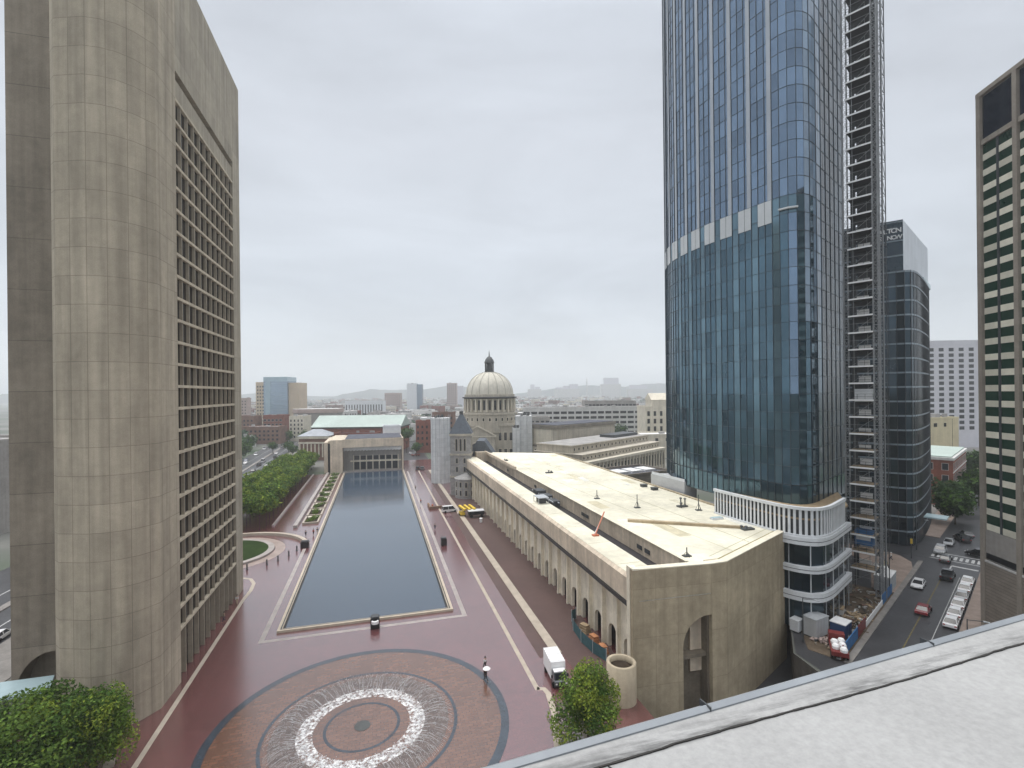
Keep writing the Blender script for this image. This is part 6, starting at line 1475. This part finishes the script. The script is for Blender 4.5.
t = thing('yellow_sign', 'yellow sign box on a post beside the head of the taxi row', 'sign', (*sp(138, 8.6), .15)); x, y = sp(138, 8.6); b = MB(); b.bar((x, y, .1), (x, y, 2.6), .08); b.build('post', dark_metal, t); b = MB((x, y, 0, UA)); b.box(-.12, .12, -.7, .7, 2.2, 3.6); b.build('panel', yellow_paint, t)
t = thing('traffic_light', 'traffic light on a tall post at the office block corner', 'traffic light', (*sp(146.5, 21.6), .15)); x, y = sp(146.5, 21.6); b = MB(); b.bar((x, y, .1), (x, y, 5), .12); b.build('post', dark_metal, t); b = MB((x, y, 0, UA)); b.box(-.2, .2, -.2, .2, 3.6, 4.7); b.build('signal_head', yellow_paint, t)

# ------------------------------------------------------------------ people
def person(x, y, head, label, top, trousers, hairc=(.02, .015, .01), z=.05, pose=1, hat=None):
    """one continuous skinned body mid-stride, with fitted clothes and hair as children"""
    t = thing('person', label, 'person', (x, y, z), head)
    s = .30 * pose
    J = [(0, 0, .98), (0, 0, 1.22), (0, 0, 1.45), (0, 0, 1.56), (.01, 0, 1.70),
         (0, .10, .93), (.16 * s / .3, .11, .52), (.02 + s, .11, .09), (.16 + s, .11, .05), (0, -.10, .93), (.06, -.11, .52), (-.10 - s * .6, -.11, .10), (.04 - s * .6, -.11, .05),
         (0, .19, 1.43), (-.06, .25, 1.16), (.08, .25, .93), (.13, .25, .84), (0, -.19, 1.43), (.02, -.25, 1.16), (.2, -.24, .98), (.27, -.23, .92)]
    E_ = [(0, 1), (1, 2), (2, 3), (3, 4), (0, 5), (5, 6), (6, 7), (7, 8), (0, 9), (9, 10), (10, 11), (11, 12), (2, 13), (13, 14), (14, 15), (15, 16), (2, 17), (17, 18), (18, 19), (19, 20)]
    rad = [.13, .12, .13, .055, .10, .085, .06, .042, .04, .085, .06, .042, .04, .06, .043, .032, .035, .06, .043, .032, .035]
    def skin(name, idx, grow, mat):
        m_ = {o: n for n, o in enumerate(idx)}; me = bpy.data.meshes.new(name); me.from_pydata([J[i] for i in idx], [(m_[a], m_[c]) for a, c in E_ if a in m_ and c in m_], [])
        o = bpy.data.objects.new(name, me); COL.objects.link(o); o.parent = t; me.materials.append(mat)
        k = o.modifiers.new('skin', 'SKIN'); layer = me.skin_vertices[0] if me.skin_vertices else None
        if layer is None:
            bm = bmesh.new(); bm.from_mesh(me); bm.verts.layers.skin.verify(); bm.to_mesh(me); bm.free(); layer = me.skin_vertices[0]
        for n, i in enumerate(idx): layer.data[n].radius = (rad[i] * grow,) * 2; layer.data[n].use_root = (n == 0)
        o.modifiers.new('sub', 'SUBSURF').render_levels = 1; return o
    skin('body', range(21), 1, M('skin', (.42, .27, .2), .6, var=.05))
    skin('jacket', [0, 1, 2, 13, 14, 15, 17, 18, 19], 1.22, top); skin('trousers', [0, 5, 6, 7, 9, 10, 11], 1.22, trousers)
    b = MB(); b.lathe([(.125, 1.68), (.128, 1.76), (.09, 1.84), (0, 1.87)], 12, (-.01, 0, 0)); 
    o = b.build('helmet' if hat else 'hair', hat or M('dark_hair', hairc, .7, var=.1)); o.parent = t
    return t
navy, char, redc, beigec, whitec, hivis = (M('cloth_' + n, c, .9, .2, var=.1, scale=3) for n, c in (('navy', (.02, .03, .07)), ('charcoal', (.03, .03, .033)), ('red', (.35, .04, .04)), ('beige', (.4, .33, .24)), ('white', (.7, .7, .7)), ('hivis', (.55, .75, .08))))
person(14.7, 69.5, R(120), 'person in a white top walking at the outer ring of the fountain', whitec, char)
person(14.1, 66.6, R(-60), 'person in dark clothes with a white umbrella on the fountain ring', char, char)
t = thing('umbrella', 'small white umbrella held over the person on the fountain ring', 'umbrella', (14.24, 66.37, .9)); x, y = 14.24, 66.37
MB().bar((x, y, .9), (x, y, 2.05), .03).build('shaft', dark_metal, t); MB().lathe([(.55, 1.86), (.38, 2.0), (.15, 2.07), (0, 2.08)], 10, (x, y, 0)).build('canopy', white_paint, t, True)
for x, y, h, tp, tr, lb in [(-19.7, 148.4, 80, navy, char, 'person in navy standing near the planter end, leftmost of three'), (-17.8, 149.6, 250, redc, char, 'person in a red jacket, middle of three by the planter'), (-16.9, 150.8, 260, navy, beigec, 'person in navy and beige at the pool edge by the planter'),
    (15.0, 206.8, 90, char, char, 'person in charcoal walking far along the right side of the pool'), (14.9, 180.0, 270, redc, navy, 'person in a red jacket on the border strip right of the pool'), (16.0, 144.4, 90, navy, navy, 'person in blue on the paving beyond the plain black box'), (14.2, 279, 90, char, navy, 'person by the far end of the concave hall'),
    (-26.2, 104.5, 270, whitec, beigec, 'person in a white top beside the concrete tower'), (-26.4, 97, 200, beigec, navy, 'person in a beige coat by the foot of the window grid')]:
    person(x, y, R(h), lb, tp, tr)
for x, y, h, tp, lb in [(107, 82.5, 30, hivis, 'worker in a hi-vis vest and white helmet left of the group'), (109.2, 83.4, 200, hivis, 'worker in a hi-vis vest facing the first worker'), (115, 86.6, 120, whitec, 'worker in white near the corner blue hoarding')]:
    person(x, y, R(h), lb, tp, navy, hat=white_paint)

# ------------------------------------------------------------------ roof edge in the foreground
ve = thing('viewpoint_building', 'building with a weathered white membrane roof edge in the near foreground', 'building', (4, 0, 0))
VA = math.atan2(.52, 6.34); VF = (.57, 3.23, 37.5, VA)
b = MB(VF); b.box(-9, 24, -14, -.13, -37.5, -.30); b.build('wall', limestone, ve)
b = MB(VF); b.prism([(-9, -14), (24, -14), (24, -.115), (-9, -.115)], -.29, 0); b.build('roof', PARAPET, ve)
b = MB(VF); b.extr([(-.115, .012), (-.07, .03), (-.055, .012), (.0, -.02), (.0, -.16), (-.114, -.16)], 'x', -9, 24); b.build('flashing', flashing, ve)
b = MB(VF); b.box(-9, 24, .001, .008, -.10, -.085); b.build('flashing_line', dark_metal, ve)
for x in (1.9, 4.6, 8, -2): b = MB(VF); b.box(x, x + .012, -.116, .004, -.15, .034); b.build('flashing_joint', dark_metal, ve)
b = MB(); rs = random.Random(8); p = None
for k in range(90):
    s = -1.2 + k * .1; x = 1.40 + (6.02 - 1.40) / 4.63 * s; y = 2.99 + (3.27 - 2.99) / 4.63 * s + rs.gauss(0, .0025) + .012 * math.sin(s * 1.7); q = Vector((x, y, 37.505))
    if p is not None: b.bar(p, q, .010 + .009 * rs.random(), .009)
    p = q
b.build('sealant_seam', seam_black, ve)
b = MB(); b.bar((1.46, 2.985, 37.503), (1.62, 2.72, 37.503), .008, .006).bar((1.62, 2.72, 37.503), (1.9, 2.1, 37.503), .008, .006); b.build('lap_joint', seam_black, ve)
